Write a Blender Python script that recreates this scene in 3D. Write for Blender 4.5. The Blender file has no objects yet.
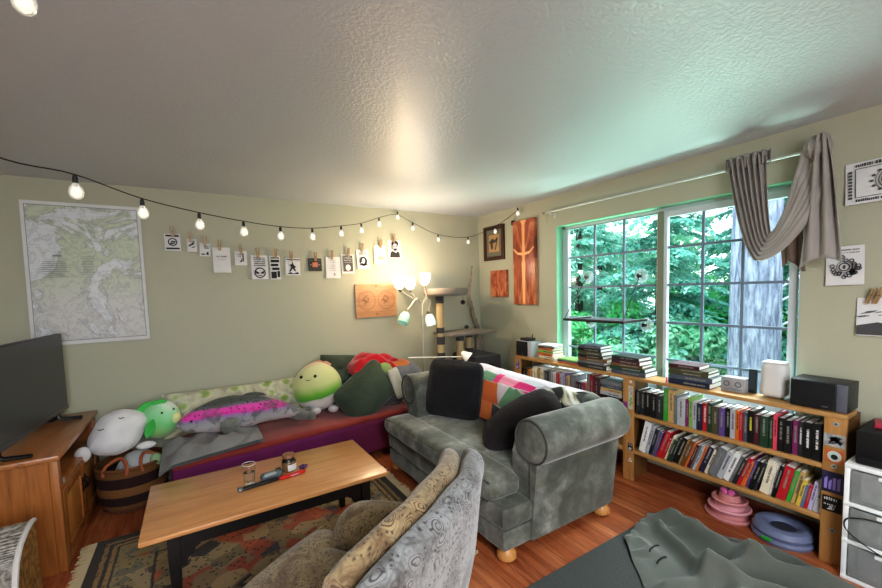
import bpy, bmesh, math, random
from mathutils import Vector, Matrix, Euler, noise
random.seed(7)
PI = math.pi
scene = bpy.context.scene
COL = scene.collection

# ------------------------------------------------------------------ helpers
def T(x=0, y=0, z=0): return Matrix.Translation((x, y, z))
def RX(a): return Matrix.Rotation(a, 4, 'X')
def RY(a): return Matrix.Rotation(a, 4, 'Y')
def RZ(a): return Matrix.Rotation(a, 4, 'Z')
def SC(x, y, z): return Matrix.Diagonal((x, y, z, 1))

class MB:
    """collects primitives into one mesh"""
    def __init__(s): s.v = []; s.f = []
    def add(s, vs, fs, M=None):
        o = len(s.v)
        s.v += [(M @ Vector(v)) if M is not None else Vector(v) for v in vs]
        s.f += [[i + o for i in f] for f in fs]
        return s
    def box(s, c, size, b=0.0, seg=2, M=None):
        hx, hy, hz = [d / 2 for d in size]
        if b <= 0:
            vs = [(c[0] + i * hx, c[1] + j * hy, c[2] + k * hz) for i in (-1, 1) for j in (-1, 1) for k in (-1, 1)]
            fs = [(0, 1, 3, 2), (4, 6, 7, 5), (0, 4, 5, 1), (2, 3, 7, 6), (0, 2, 6, 4), (1, 5, 7, 3)]
            return s.add(vs, fs, M)
        bm = bmesh.new(); bmesh.ops.create_cube(bm, size=1)
        for v in bm.verts: v.co = Vector((v.co.x * size[0], v.co.y * size[1], v.co.z * size[2]))
        bmesh.ops.bevel(bm, geom=bm.edges[:], offset=min(b, min(size) * .49), segments=seg, profile=.5, affect='EDGES')
        bm.verts.index_update()
        vs = [v.co + Vector(c) for v in bm.verts]; fs = [[v.index for v in f.verts] for f in bm.faces]
        bm.free(); return s.add(vs, fs, M)
    def span(s, a, b, bev=0.0, seg=2, M=None):
        return s.box([(p + q) / 2 for p, q in zip(a, b)], [abs(q - p) for p, q in zip(a, b)], bev, seg, M)
    def rbox(s, c, size, r, n=8, fn=None, M=None):
        """rounded box, dense grid; fn(unit, point) may move points"""
        h = Vector([d / 2 for d in size]); idx = {}; vs = []; fs = []
        def key(p): return (round(p[0], 5), round(p[1], 5), round(p[2], 5))
        for ax in range(3):
            for sg in (-1, 1):
                g = []
                for i in range(n + 1):
                    row = []
                    for j in range(n + 1):
                        p = [0, 0, 0]; p[ax] = sg
                        p[(ax + 1) % 3] = -1 + 2 * i / n; p[(ax + 2) % 3] = -1 + 2 * j / n
                        k = key(p)
                        if k not in idx:
                            u = Vector(p); q = Vector((u.x * h.x, u.y * h.y, u.z * h.z))
                            rr = min(r, min(h) * .999)
                            inn = Vector([max(-h[a] + rr, min(h[a] - rr, q[a])) for a in range(3)])
                            d = q - inn
                            if d.length > 1e-9: q = inn + d.normalized() * rr
                            if fn: q = Vector(fn(u, q))
                            idx[k] = len(vs); vs.append(q + Vector(c))
                        row.append(idx[k])
                    g.append(row)
                for i in range(n):
                    for j in range(n):
                        f = [g[i][j], g[i + 1][j], g[i + 1][j + 1], g[i][j + 1]]
                        fs.append(f if sg > 0 else f[::-1])
        return s.add(vs, fs, M)
    def cyl(s, p0, p1, r0, r1=None, n=16, cap=True, M=None):
        r1 = r0 if r1 is None else r1
        p0, p1 = Vector(p0), Vector(p1); d = (p1 - p0).normalized()
        a = d.orthogonal().normalized(); b = d.cross(a)
        vs = []; fs = []
        for p, r in ((p0, r0), (p1, r1)):
            for i in range(n):
                t = 2 * PI * i / n; vs.append(p + a * math.cos(t) * r + b * math.sin(t) * r)
        for i in range(n): fs.append([i, (i + 1) % n, n + (i + 1) % n, n + i])
        if cap: fs += [list(range(n))[::-1], list(range(n, 2 * n))]
        return s.add(vs, fs, M)
    def tube(s, pts, r, n=8, M=None, cap=True):
        pts = [Vector(p) for p in pts]; rs = r if isinstance(r, (list, tuple)) else [r] * len(pts)
        vs = []; fs = []; a = None
        for i, p in enumerate(pts):
            d = (pts[min(i + 1, len(pts) - 1)] - pts[max(i - 1, 0)]).normalized()
            if a is None: a = d.orthogonal().normalized()
            a = (a - d * a.dot(d)).normalized(); b = d.cross(a)
            for k in range(n):
                t = 2 * PI * k / n; vs.append(p + (a * math.cos(t) + b * math.sin(t)) * rs[i])
        for i in range(len(pts) - 1):
            for k in range(n):
                fs.append([i * n + k, i * n + (k + 1) % n, (i + 1) * n + (k + 1) % n, (i + 1) * n + k])
        if cap: fs += [list(range(n))[::-1], list(range((len(pts) - 1) * n, len(pts) * n))]
        return s.add(vs, fs, M)
    def lathe(s, prof, n=24, M=None):
        vs = []; fs = []; m = len(prof)
        for i in range(n):
            t = 2 * PI * i / n
            for r, z in prof: vs.append((r * math.cos(t), r * math.sin(t), z))
        for i in range(n):
            j = (i + 1) % n
            for k in range(m - 1):
                fs.append([i * m + k, j * m + k, j * m + k + 1, i * m + k + 1])
        return s.add(vs, fs, M)
    def prism(s, poly, h0, h1, M=None):
        """2d polygon in xy, extruded along z"""
        n = len(poly)
        vs = [(x, y, h0) for x, y in poly] + [(x, y, h1) for x, y in poly]
        fs = [list(range(n))[::-1], list(range(n, 2 * n))] + [[i, (i + 1) % n, n + (i + 1) % n, n + i] for i in range(n)]
        return s.add(vs, fs, M)
    def grid(s, fn, nu, nv, M=None, wrap=False):
        vs = [fn(i / nu, j / nv) for i in range(nu + 1) for j in range(nv + 1)]
        fs = [[i * (nv + 1) + j, (i + 1) * (nv + 1) + j, (i + 1) * (nv + 1) + j + 1, i * (nv + 1) + j + 1] for i in range(nu) for j in range(nv)]
        return s.add(vs, fs, M)
    def ball(s, c, r, n=16, fn=None, M=None):
        r = (r, r, r) if isinstance(r, (int, float)) else r
        m = n // 2; vs = []; fs = []
        def P(th, ph):
            u = Vector((math.sin(th) * math.cos(ph), math.sin(th) * math.sin(ph), math.cos(th)))
            q = Vector((u.x * r[0], u.y * r[1], u.z * r[2]))
            return (Vector(fn(u, q)) if fn else q) + Vector(c)
        vs.append(P(0, 0))
        for i in range(1, m):
            for j in range(n): vs.append(P(PI * i / m, 2 * PI * j / n))
        vs.append(P(PI, 0)); L = len(vs) - 1
        for j in range(n):
            fs.append([0, 1 + j, 1 + (j + 1) % n]); b = 1 + (m - 2) * n
            fs.append([L, b + (j + 1) % n, b + j])
        for i in range(m - 2):
            for j in range(n):
                a = 1 + i * n
                fs.append([a + j, a + n + j, a + n + (j + 1) % n, a + (j + 1) % n])
        return s.add(vs, fs, M)
    def pillow(s, w, h, t, n=22, pinch=.07, wr=.012, seed=0, p=2.4, M=None):
        """lies in local XZ, thickness along Y, centred"""
        def side(sg):
            def fn(a, b):
                u = -1 + 2 * a; v = -1 + 2 * b
                x = w / 2 * u * (1 - pinch * (1 - v * v)); z = h / 2 * v * (1 - pinch * (1 - u * u))
                e = max(0, (1 - abs(u) ** p)) ** .55 * max(0, (1 - abs(v) ** p)) ** .55
                k = noise.noise(Vector((u * 2.2 + seed * 7.3, v * 2.2, sg * 3 + seed)))
                k2 = noise.noise(Vector((u * 5 + seed, v * 5 + seed * 3, sg)))
                y = sg * (t / 2 * e) + (k * wr * 1.6 + k2 * wr * .6) * e
                return (x, y, z)
            return fn
        s.grid(side(-1), n, n, M); o = len(s.f)
        s.grid(side(1), n, n, M)
        s.f[o:] = [f[::-1] for f in s.f[o:]]
        return s

def rootmat(o):
    return Matrix.Translation(o.location) @ o.rotation_euler.to_matrix().to_4x4()

def tag(o, label=None, cat=None, group=None, kind=None):
    if label: o['label'] = label
    if cat: o['category'] = cat
    if group: o['group'] = group
    if kind: o['kind'] = kind
    return o

def thing(name, label, cat, loc=(0, 0, 0), rz=0, group=None):
    o = bpy.data.objects.new(name, None); COL.objects.link(o)
    o.empty_display_size = .05
    o.location = loc; o.rotation_euler = (0, 0, rz)
    return tag(o, label, cat, group)

def obj(name, mb, mat, parent=None, label=None, cat=None, group=None, kind=None, smooth=True, world=False, angle=40, weld=False):
    vs = list(mb.v)
    if parent is not None and world:
        R = Matrix.Identity(4); q = parent
        ch = []
        while q is not None: ch.append(q); q = q.parent
        for q in reversed(ch): R = R @ rootmat(q)
        Mi = R.inverted(); vs = [Mi @ v for v in vs]
    off = Vector((0, 0, 0))
    if parent is None and vs:
        lo = Vector([min(v[i] for v in vs) for i in range(3)]); hi = Vector([max(v[i] for v in vs) for i in range(3)])
        off = Vector(((lo.x + hi.x) / 2, (lo.y + hi.y) / 2, lo.z))
    me = bpy.data.meshes.new(name)
    me.from_pydata([tuple(v - off) for v in vs], [], mb.f)
    if weld:
        bm = bmesh.new(); bm.from_mesh(me); bmesh.ops.remove_doubles(bm, verts=bm.verts[:], dist=1e-4); bmesh.ops.recalc_face_normals(bm, faces=bm.faces[:]); bm.to_mesh(me); bm.free()
    me.update()
    if smooth:
        me.polygons.foreach_set('use_smooth', [True] * len(me.polygons))
        try: me.set_sharp_from_angle(angle=math.radians(angle))
        except Exception: pass
    o = bpy.data.objects.new(name, me); COL.objects.link(o)
    if parent is not None: o.parent = parent
    else: o.location = off
    if mat is not None: me.materials.append(mat)
    return tag(o, label, cat, group, kind)

def struct(name, mb, mat, **k): return obj(name, mb, mat, kind='structure', **k)

def subsurf(o, n=1):
    m = o.modifiers.new('s', 'SUBSURF'); m.levels = n; m.render_levels = n
    return o

def crv(pts, n=8):
    """catmull-rom through points"""
    P = [Vector(p) for p in pts]; out = []
    for i in range(len(P) - 1):
        a = P[max(i - 1, 0)]; b = P[i]; c = P[i + 1]; d = P[min(i + 2, len(P) - 1)]
        for k in range(n):
            t = k / n
            out.append(.5 * ((2 * b) + (c - a) * t + (2 * a - 5 * b + 4 * c - d) * t * t + (3 * b - a - 3 * c + d) * t ** 3))
    out.append(P[-1]); return out

# ------------------------------------------------------------------ materials
def srgb(h):
    if isinstance(h, str):
        h = h.lstrip('#'); c = [int(h[i:i + 2], 16) / 255 for i in (0, 2, 4)]
    else: c = [x / 255 for x in h]
    return tuple(x / 12.92 if x <= .04045 else ((x + .055) / 1.055) ** 2.4 for x in c) + (1,)

class NT:
    def __init__(s, name):
        s.m = bpy.data.materials.new(name); s.m.use_nodes = True
        s.t = s.m.node_tree; s.t.nodes.clear()
        s.out = s.n('ShaderNodeOutputMaterial'); s.b = s.n('ShaderNodeBsdfPrincipled')
        s.l(s.b.outputs[0], s.out.inputs[0])
    def n(s, typ, **k):
        x = s.t.nodes.new(typ)
        for a, v in k.items(): setattr(x, a, v)
        return x
    def l(s, a, b): s.t.links.new(a, b)
    def co(s, which='Object', scale=(1, 1, 1), rot=(0, 0, 0)):
        tc = s.n('ShaderNodeTexCoord'); mp = s.n('ShaderNodeMapping')
        mp.inputs['Scale'].default_value = scale; mp.inputs['Rotation'].default_value = rot
        s.l(tc.outputs[which], mp.inputs[0]); return mp.outputs[0]
    def noise(s, co, scale=5, detail=4, rough=.55, dist=0):
        x = s.n('ShaderNodeTexNoise'); x.inputs['Scale'].default_value = scale; x.inputs['Detail'].default_value = detail
        x.inputs['Roughness'].default_value = rough; x.inputs['Distortion'].default_value = dist
        s.l(co, x.inputs['Vector']); return x.outputs['Fac']
    def voro(s, co, scale=5, feature='F1', out='Distance'):
        x = s.n('ShaderNodeTexVoronoi'); x.feature = feature; x.inputs['Scale'].default_value = scale
        s.l(co, x.inputs['Vector']); return x.outputs[out]
    def wave(s, co, scale=5, dist=2, detail=2, dscale=1, typ='BANDS', dirn='X', prof='SIN'):
        x = s.n('ShaderNodeTexWave'); x.wave_type = typ; x.wave_profile = prof
        if typ == 'BANDS': x.bands_direction = dirn
        x.inputs['Scale'].default_value = scale; x.inputs['Distortion'].default_value = dist
        x.inputs['Detail'].default_value = detail; x.inputs['Detail Scale'].default_value = dscale
        s.l(co, x.inputs['Vector']); return x.outputs['Fac']
    def ramp(s, fac, stops, mode='LINEAR'):
        x = s.n('ShaderNodeValToRGB'); cr = x.color_ramp; cr.interpolation = mode
        while len(cr.elements) < len(stops): cr.elements.new(.5)
        for e, (p, c) in zip(cr.elements, stops): e.position = p; e.color = c if not isinstance(c, str) else srgb(c)
        s.l(fac, x.inputs[0]); return x.outputs[0]
    def mix(s, fac, a, b, mode='MIX'):
        x = s.n('ShaderNodeMix'); x.data_type = 'RGBA'; x.blend_type = mode
        for v, i in ((fac, 0), (a, 6), (b, 7)):
            if isinstance(v, str): v = srgb(v)
            if isinstance(v, (int, float, tuple)): x.inputs[i].default_value = v
            else: s.l(v, x.inputs[i])
        return x.outputs[2]
    def math(s, op, a, b=0.0):
        x = s.n('ShaderNodeMath', operation=op)
        for v, i in ((a, 0), (b, 1)):
            if isinstance(v, (int, float)): x.inputs[i].default_value = v
            else: s.l(v, x.inputs[i])
        return x.outputs[0]
    def xyz(s, co):
        x = s.n('ShaderNodeSeparateXYZ'); s.l(co, x.inputs[0]); return x.outputs
    def bump(s, h, strength=.3, dist=.01):
        x = s.n('ShaderNodeBump'); x.inputs['Strength'].default_value = strength; x.inputs['Distance'].default_value = dist
        s.l(h, x.inputs['Height']); s.l(x.outputs[0], s.b.inputs['Normal'])
    def set(s, **k):
        for a, v in k.items():
            i = s.b.inputs[a.replace('_', ' ')]
            if isinstance(v, str): v = srgb(v)
            if isinstance(v, (int, float, tuple)): i.default_value = v
            else: s.l(v, i)
        return s

def mat(name, color, rough=.6, var=None, vscale=6, bump=0, bscale=60, metal=0, spec=.5, sheen=0, stretch=(1, 1, 1), emit=None, estr=0, alpha=None, trans=0):
    t = NT(name); t.set(Roughness=rough, Metallic=metal)
    t.b.inputs['Specular IOR Level'].default_value = spec
    if var:
        c = t.co('Object', stretch); n = t.noise(c, vscale, 5)
        n = t.ramp(n, [(.3, (0, 0, 0, 1)), (.7, (1, 1, 1, 1))])
        t.set(Base_Color=t.mix(n, color, var))
    else: t.set(Base_Color=color)
    if bump:
        c = t.co('Object', stretch); t.bump(t.noise(c, bscale, 4), bump, .01)
    if sheen:
        t.b.inputs['Sheen Weight'].default_value = sheen; t.b.inputs['Sheen Roughness'].default_value = .4
    if emit: t.set(Emission_Color=emit); t.b.inputs['Emission Strength'].default_value = estr
    if trans: t.b.inputs['Transmission Weight'].default_value = trans
    return t.m

def wood(name, c1, c2, c3=None, axis='Y', rough=.4, scale=1.0, coat=0):
    t = NT(name); st = {'X': (.08, 1, 1), 'Y': (1, .08, 1), 'Z': (1, 1, .08)}[axis]
    c = t.co('Object', tuple(x * 14 * scale for x in st))
    n = t.noise(c, 1.6, 6, .6, .6); n2 = t.noise(c, 7, 4, .6, .2)
    col = t.ramp(n, [(.3, c1), (.55, c2), (.75, c3 or c1)])
    col = t.mix(t.ramp(n2, [(.45, (0, 0, 0, 1)), (.7, (.45, .45, .45, 1))]), col, c3 or c1, 'MIX')
    t.set(Base_Color=col, Roughness=rough); t.bump(n2, .12, .004)
    if coat: t.b.inputs['Coat Weight'].default_value = coat; t.b.inputs['Coat Roughness'].default_value = .2
    return t.m

_mc = {}
def flat(hexc, rough=.6, **k):
    key = (hexc, rough, tuple(sorted(k.items())))
    if key not in _mc: _mc[key] = mat('plain_' + hexc.strip('#'), hexc, rough, **k)
    return _mc[key]
CAMR=(0.555759,-0.071704,-0.029239); CAMP=(-3.09544,-4.03160,1.54413); CAMF=396.68; CAMY=24.474
# ------------------------------------------------------------------ room materials
def m_wall():
    t = NT('sage_wall_paint'); c = t.co('Object')
    n = t.noise(c, 1.2, 3)
    t.set(Base_Color=t.mix(n, '#b2b19d', '#abab98'), Roughness=.55)
    t.b.inputs['Specular IOR Level'].default_value = .35
    h = t.noise(c, 85, 3, .6); t.bump(h, .22, .006); return t.m
def m_ceil():
    t = NT('knockdown_ceiling_paint'); c = t.co('Object')
    n = t.noise(c, 1.0, 2)
    t.set(Base_Color=t.mix(n, '#bfc5ce', '#c6ccd5'), Roughness=.32)
    t.b.inputs['Specular IOR Level'].default_value = .7
    a = t.noise(c, 58, 4, .55, .4)
    h = t.ramp(a, [(.42, (0, 0, 0, 1)), (.58, (1, 1, 1, 1))])
    t.bump(h, .26, .005); return t.m
def m_floor():
    t = NT('red_oak_laminate_planks'); c = t.co('Object', (1, 1, 1), (0, 0, PI / 2))
    br = t.n('ShaderNodeTexBrick'); br.offset = .37; br.inputs['Scale'].default_value = 1
    br.inputs['Brick Width'].default_value = 1.2; br.inputs['Row Height'].default_value = .095
    br.inputs['Mortar Size'].default_value = .0015; br.inputs['Mortar Smooth'].default_value = .2
    br.inputs['Color1'].default_value = (.2, .2, .2, 1); br.inputs['Color2'].default_value = (.9, .9, .9, 1); br.inputs['Mortar'].default_value = (0, 0, 0, 1)
    t.l(c, br.inputs['Vector'])
    g = t.co('Object', (16, 1.5, 1)); n = t.noise(g, 1.6, 7, .65, 1.0)
    col = t.ramp(n, [(.28, '#54260f'), (.5, '#9c5533'), (.72, '#c48258')])
    pl = t.mix(.35, col, t.ramp(br.outputs['Color'], [(0, '#5c2a14'), (.5, '#9e5635'), (1, '#c07e54')]))
    col2 = t.mix(br.outputs['Fac'], pl, '#3a160b')
    t.set(Base_Color=col2, Roughness=t.ramp(n, [(.2, (.42, .42, .42, 1)), (.8, (.28, .28, .28, 1))]))
    t.bump(n, .08, .003); return t.m
WALL = m_wall(); CEIL = m_ceil(); FLOOR = m_floor()
TRIMW = mat('white_vinyl', '#c4ccd4', .4, bump=.02)
SILL = mat('white_sill_paint', '#f2f2f0', .4, bump=.02)
REVEAL = mat('jamb_painted_green_light', '#86c3a0', .5, bump=.05)  # green light from the foliage is put into the jamb colour
GLASSW = None
def m_pane():
    t = NT('window_pane_glass'); tr = t.n('ShaderNodeBsdfTransparent'); gl = t.n('ShaderNodeBsdfGlossy')
    tr.inputs[0].default_value = (.93, .98, .97, 1); gl.inputs['Roughness'].default_value = .02
    mx = t.n('ShaderNodeMixShader'); fr = t.n('ShaderNodeLayerWeight'); fr.inputs[0].default_value = .5
    t.l(t.math('ADD', t.math('MULTIPLY', t.math('POWER', fr.outputs[1], 5.0), .5), .03), mx.inputs[0]); t.l(tr.outputs[0], mx.inputs[1]); t.l(gl.outputs[0], mx.inputs[2])
    t.l(mx.outputs[0], t.out.inputs[0]); t.t.nodes.remove(t.b); return t.m
PANE = m_pane()

# ------------------------------------------------------------------ shell
XL, YR, H = -4.72, -6.3, 2.44
WY0, WY1, WZ0, WZ1 = -3.15, -1.26, .655, 2.14
struct('floor', MB().span((XL - .15, YR - .15, -.1), (.15, .15, 0)), FLOOR, smooth=False)
struct('ceiling', MB().span((XL - .15, YR - .15, H), (.15, .15, H + .1)), CEIL, smooth=False)
struct('wall_back', MB().span((XL - .15, 0, 0), (0, .15, H)), WALL, smooth=False)
struct('wall_left', MB().span((XL - .15, YR, 0), (XL, 0, H)), WALL, smooth=False)
struct('wall_rear', MB().span((XL - .15, YR - .15, 0), (0, YR, H)), WALL, smooth=False)
w = MB(); w.span((0, WY1, 0), (.15, .15, H)); w.span((0, YR - .15, 0), (.15, WY0, H))
w.span((0, WY0, 0), (.15, WY1, WZ0)); w.span((0, WY0, WZ1), (.15, WY1, H))
struct('wall_right', w, WALL, smooth=False)
for nm, a, b in (('baseboard_back', (XL, -.014, 0), (0, 0, .085)), ('baseboard_right', (-.014, YR, 0), (0, -.014, .085)), ('baseboard_left', (XL, YR, 0), (XL + .014, -.014, .085))):
    struct(nm, MB().span(a, b, .004), TRIMW if 'right' not in nm else mat('stained_baseboard', '#6a3620', .5))
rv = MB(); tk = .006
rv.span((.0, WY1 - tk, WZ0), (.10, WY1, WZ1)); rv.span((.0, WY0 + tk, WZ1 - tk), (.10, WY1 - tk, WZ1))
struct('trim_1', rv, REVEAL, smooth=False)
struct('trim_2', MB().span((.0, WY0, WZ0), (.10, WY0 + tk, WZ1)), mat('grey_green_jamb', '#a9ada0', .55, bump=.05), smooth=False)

# ------------------------------------------------------------------ window (two sliding sashes, grilles)
win = thing('window_1', None, None, (.1, (WY0 + WY1) / 2, WZ0)); win['kind'] = 'structure'
fr = MB(); f = .035
fr.span((.086, WY0 + .006, WZ0), (.15, WY0 + f, WZ1 - .006), .004); fr.span((.086, WY1 - f, WZ0), (.15, WY1 - .006, WZ1 - .006), .004)
fr.span((.086, WY0, WZ1 - f), (.15, WY1, WZ1 - .006), .004); fr.span((.045, WY0, WZ0), (.15, WY1, WZ0 + f), .004)
obj('window_frame', fr, TRIMW, win, world=True)
struct('window_sill', MB().span((-.012, WY0, WZ0 - .02), (.05, WY1, WZ0 + .004), .004), SILL, parent=win, world=True)
MUN = mat('grey_grille_bar', '#6f7f92', .45)
def sash(y0, y1, x, head):
    s = MB(); b = .04
    s.span((x - .018, y0, WZ0 + f), (x + .018, y0 + b, WZ1 - f), .004); s.span((x - .018, y1 - b, WZ0 + f), (x + .018, y1, WZ1 - f), .004)
    s.span((x - .018, y0 + b, WZ1 - f - head), (x + .018, y1 - b, WZ1 - f), .004); s.span((x - .018, y0 + b, WZ0 + f), (x + .018, y1 - b, WZ0 + f + .04), .004)
    so = obj('sash', s, TRIMW, win, world=True)
    g = MB(); gy0, gy1 = y0 + b, y1 - b
    for k in (1, 2):
        yy = gy1 - (gy1 - gy0) * k / 3; g.span((x - .007, yy - .009, WZ0 + f), (x + .007, yy + .009, WZ1 - f - head))
    for z in (1.822, 1.532, 1.236, .942): g.span((x - .0068, gy0, z - .009), (x + .0068, gy1, z + .009))
    obj('grille', g, MUN, so, world=True, smooth=False)
    obj('pane', MB().span((x + .001, gy0, WZ0 + f + .04), (x + .003, gy1, WZ1 - f - head)), PANE, so, world=True, smooth=False)
sash(-2.262, WY1 - f, .105, .0)
sash(WY0 + f, -2.285, .068, .05)
st_ = MB().span((.045, -2.30, WZ0 + f), (.135, -2.25, WZ1 - f), .004)
obj('meeting_stile', st_, mat('grey_olive_stile', '#7d8470', .5), win, world=True)

# ------------------------------------------------------------------ outdoors
GRD = mat('forest_floor', '#24402a', .9, var='#3c6b3a', vscale=3)
struct('garden_ground', MB().grid(lambda a, b: (.4 + a * 22, -14 + b * 28, -.9 + .12 * noise.noise(Vector((a * 9, b * 11, 0)))), 40, 50), GRD)
def m_leaf(nm, c1, c2, c3):
    t = NT(nm); oi = t.co('Object'); n = t.noise(oi, 1.3, 2); n2 = t.noise(oi, 9, 2)
    col = t.mix(t.ramp(n, [(.35, (0, 0, 0, 1)), (.65, (1, 1, 1, 1))]), c1, c2)
    col = t.mix(t.ramp(n2, [(.5, (0, 0, 0, 1)), (.75, (1, 1, 1, 1))]), col, c3)
    df = t.n('ShaderNodeBsdfDiffuse'); tl = t.n('ShaderNodeBsdfTranslucent'); mx = t.n('ShaderNodeMixShader'); mx.inputs[0].default_value = .45
    t.l(col, df.inputs[0]); t.l(col, tl.inputs[0]); t.l(df.outputs[0], mx.inputs[1]); t.l(tl.outputs[0], mx.inputs[2]); t.l(mx.outputs[0], t.out.inputs[0])
    t.t.nodes.remove(t.b); return t.m
LC = m_leaf('conifer_sprays', '#5fb09e', '#98d0c2', '#dcf2ec')
LD = m_leaf('dark_conifer_sprays', '#4c9284', '#7cbcae', '#b8e0d6')
LB = m_leaf('bright_shrub_leaves', '#40bd6a', '#7ad89c', '#c4f4d4')
LY = m_leaf('pale_shrub_leaves', '#62b48c', '#9cd8b8', '#d8f4e4')
BARK = mat('dark_bark', '#4c4a48', .9, var='#2c2c2c', vscale=8, bump=.6, bscale=20, stretch=(1, 1, .2))
def m_trunk():
    t = NT('pale_furrowed_bark'); c = t.co('Object', (1, 1, .16))
    n = t.noise(c, 22, 6, .65, .6)
    t.set(Base_Color=t.ramp(n, [(.3, '#42465a'), (.46, '#757a94'), (.66, '#a8adc4')]), Roughness=.85); t.bump(n, .9, .03); return t.m
def conifer(x, y, h, r, mt, label, seed, zb=.1, nb=80, group=None, w=.045):
    rg = random.Random(seed)
    root = thing('conifer_tree', label, 'tree', (x, y, -.9), group=group)
    obj('trunk', MB().tube([(0, 0, 0), (.03, 0, h * .5), (0, 0, h)], [.10, .07, .015], 8), BARK, root)
    v = []; fc = []
    for b in range(nb):
        z = zb + (h - zb) * (b + rg.random()) / nb; L = r * (1 - .75 * z / h) * rg.uniform(.75, 1.1); an = rg.uniform(0, 2 * PI); dr = rg.uniform(.25, .6)
        d = Vector((math.cos(an), math.sin(an), 0)); sd = Vector((-d.y, d.x, 0)); N = int(20 * L / 1.4) + 6
        for k in range(N):
            t = (k + rg.random()) / N; p = d * (L * t) + Vector((0, 0, z + .12 * L * t - dr * L * t * t))
            for s in (-1, 1):
                ln = .34 * (1.1 - t * .6) * rg.uniform(.6, 1.2) * min(1.2, L / 1.2)
                dd = (d * rg.uniform(.5, 1) + sd * s * rg.uniform(.5, 1) + Vector((0, 0, -rg.uniform(.15, .8)))).normalized()
                for j in range(4):
                    q = p + dd * ln * j / 4
                    e = (dd + sd * s * rg.uniform(-.6, .9) + d * rg.uniform(-.2, .7) + Vector((0, 0, -rg.uniform(0, .5)))).normalized() * ln * rg.uniform(.35, .6)
                    u = e.cross(Vector((rg.uniform(-1, 1), rg.uniform(-1, 1), 1))).normalized() * w * rg.uniform(.4, .8)
                    o = len(v); v += [q - u * .5, q + e * .5 - u, q + e, q + e * .5 + u]; fc.append((o, o + 1, o + 2, o + 3))
    m = MB(); m.v = v; m.f = fc
    obj('foliage', m, mt, root, smooth=False)
def shrub(x, y, z, rx, rz_, mt, label, seed, n=2600, sz=.055, group=None):
    rg = random.Random(seed)
    root = thing('leafy_shrub', label, 'shrub', (x, y, -.9), group=group)
    st = MB()
    for k in range(5):
        a = rg.uniform(0, 6.28); st.tube([(0, 0, 0), (math.cos(a) * rx * .3, math.sin(a) * rx * .3, (z + .9) * .6), (math.cos(a) * rx * .6, math.sin(a) * rx * .6, z + .9 + rz_ * .4)], [.025, .018, .006], 6)
    obj('stem', st, BARK, root)
    cl = [(Vector((rg.uniform(-1, 1) * rx * .8, rg.uniform(-1, 1) * rx * .8, z + .9 + rg.uniform(-1, 1) * rz_ * .8)), rg.uniform(.25, .5) * rx) for _ in range(16)]
    v = []; fc = []
    for i in range(n):
        c, cr = rg.choice(cl); d = Vector((rg.gauss(0, 1), rg.gauss(0, 1), rg.gauss(0, 1))).normalized()
        p = c + d * cr * rg.uniform(.5, 1); nn = (d + Vector((rg.uniform(-.7, .7), rg.uniform(-.7, .7), rg.uniform(0, .9)))).normalized()
        a = nn.orthogonal().normalized(); a = (Matrix.Rotation(rg.uniform(0, 6.28), 3, nn) @ a); b = nn.cross(a); s = sz * rg.uniform(.5, 1.2)
        o = len(v); v += [p - a * s, p + b * s * .5, p + a * s, p - b * s * .5]; fc.append((o, o + 1, o + 2, o + 3))
    m = MB(); m.v = v; m.f = fc
    obj('foliage', m, mt, root, smooth=False)
big = thing('tree_trunk', 'thick pale bluish bark tree trunk close outside the right hand window sash', 'tree', (2.65, -1.97, -.9))
obj('trunk', MB().lathe([(.36, 0), (.29, .5), (.262, 1.2), (.25, 2.4), (.235, 3.8), (.22, 7)], 40), m_trunk(), big, weld=True)
tw = MB()
for a, bz, L in ((-.9, 2.35, .9), (-1.2, 2.2, 1.0), (-1.05, 1.9, .9)):
    p = Vector((math.cos(a) * .2, math.sin(a) * .24, bz)); d = Vector((math.cos(a) * .3, -.6, .35)).normalized()
    tw.tube([p, p + d * L * .5 + Vector((0, 0, .05)), p + d * L], [.012, .008, .003], 6)
obj('bare_twig', tw, mat('pale_twig', '#c9cfe0', .8), big)
conifer(3.3, 1.15, 5.2, 1.9, LC, 'feathery drooping conifer filling the upper left sash outside', 3, .9, 100)
conifer(3.3, -.45, 5.6, 1.55, LD, 'dark drooping conifer outside behind the meeting stile of the window', 4, 1.0, 100)
conifer(5.6, -1.6, 7, 2.2, LD, 'shadowy conifer behind the thick pale trunk', 6, .8, 90, w=.06)
conifer(7.0, 3.4, 6.0, 2.2, LC, 'distant pale conifer at the far left of the window view', 5, .8, 70, w=.06)
conifer(9.0, -.2, 9, 2.8, LD, 'tallest distant conifer at the back of the view outside', 9, .8, 90, w=.08)
conifer(4.4, -4.0, 6, 1.9, LD, 'dark conifer at the far right edge of the window view', 12, .8, 70, w=.06)
shrub(2.6, .6, .55, .95, .75, LB, 'bright green shrub low outside the left window sash', 21, 9000)
shrub(2.9, -.75, .35, .75, .6, LY, 'pale green shrub low outside the middle of the window', 22, 6500)
shrub(4.0, 2.6, .3, 1.2, .8, LY, 'pale leafy shrub behind the bright shrub at far left', 23, 6000, .075)
shrub(4.6, -1.0, .6, 1.2, .9, LB, 'vivid green shrub between the dark conifers beyond the right sash', 24, 7000, .075)
shrub(3.6, -3.0, .5, .8, .8, LB, 'green shrub outside just right of the thick pale trunk', 25, 5000)
shrub(9.5, 3.0, 1.2, 2.6, 1.8, LY, 'hazy distant bush at the back of the view outside', 26, 5000, .16)
shrub(10.5, -3.5, 1.0, 2.6, 1.8, LD, 'dark distant bush behind the right hand trees', 27, 5000, .16)
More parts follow.
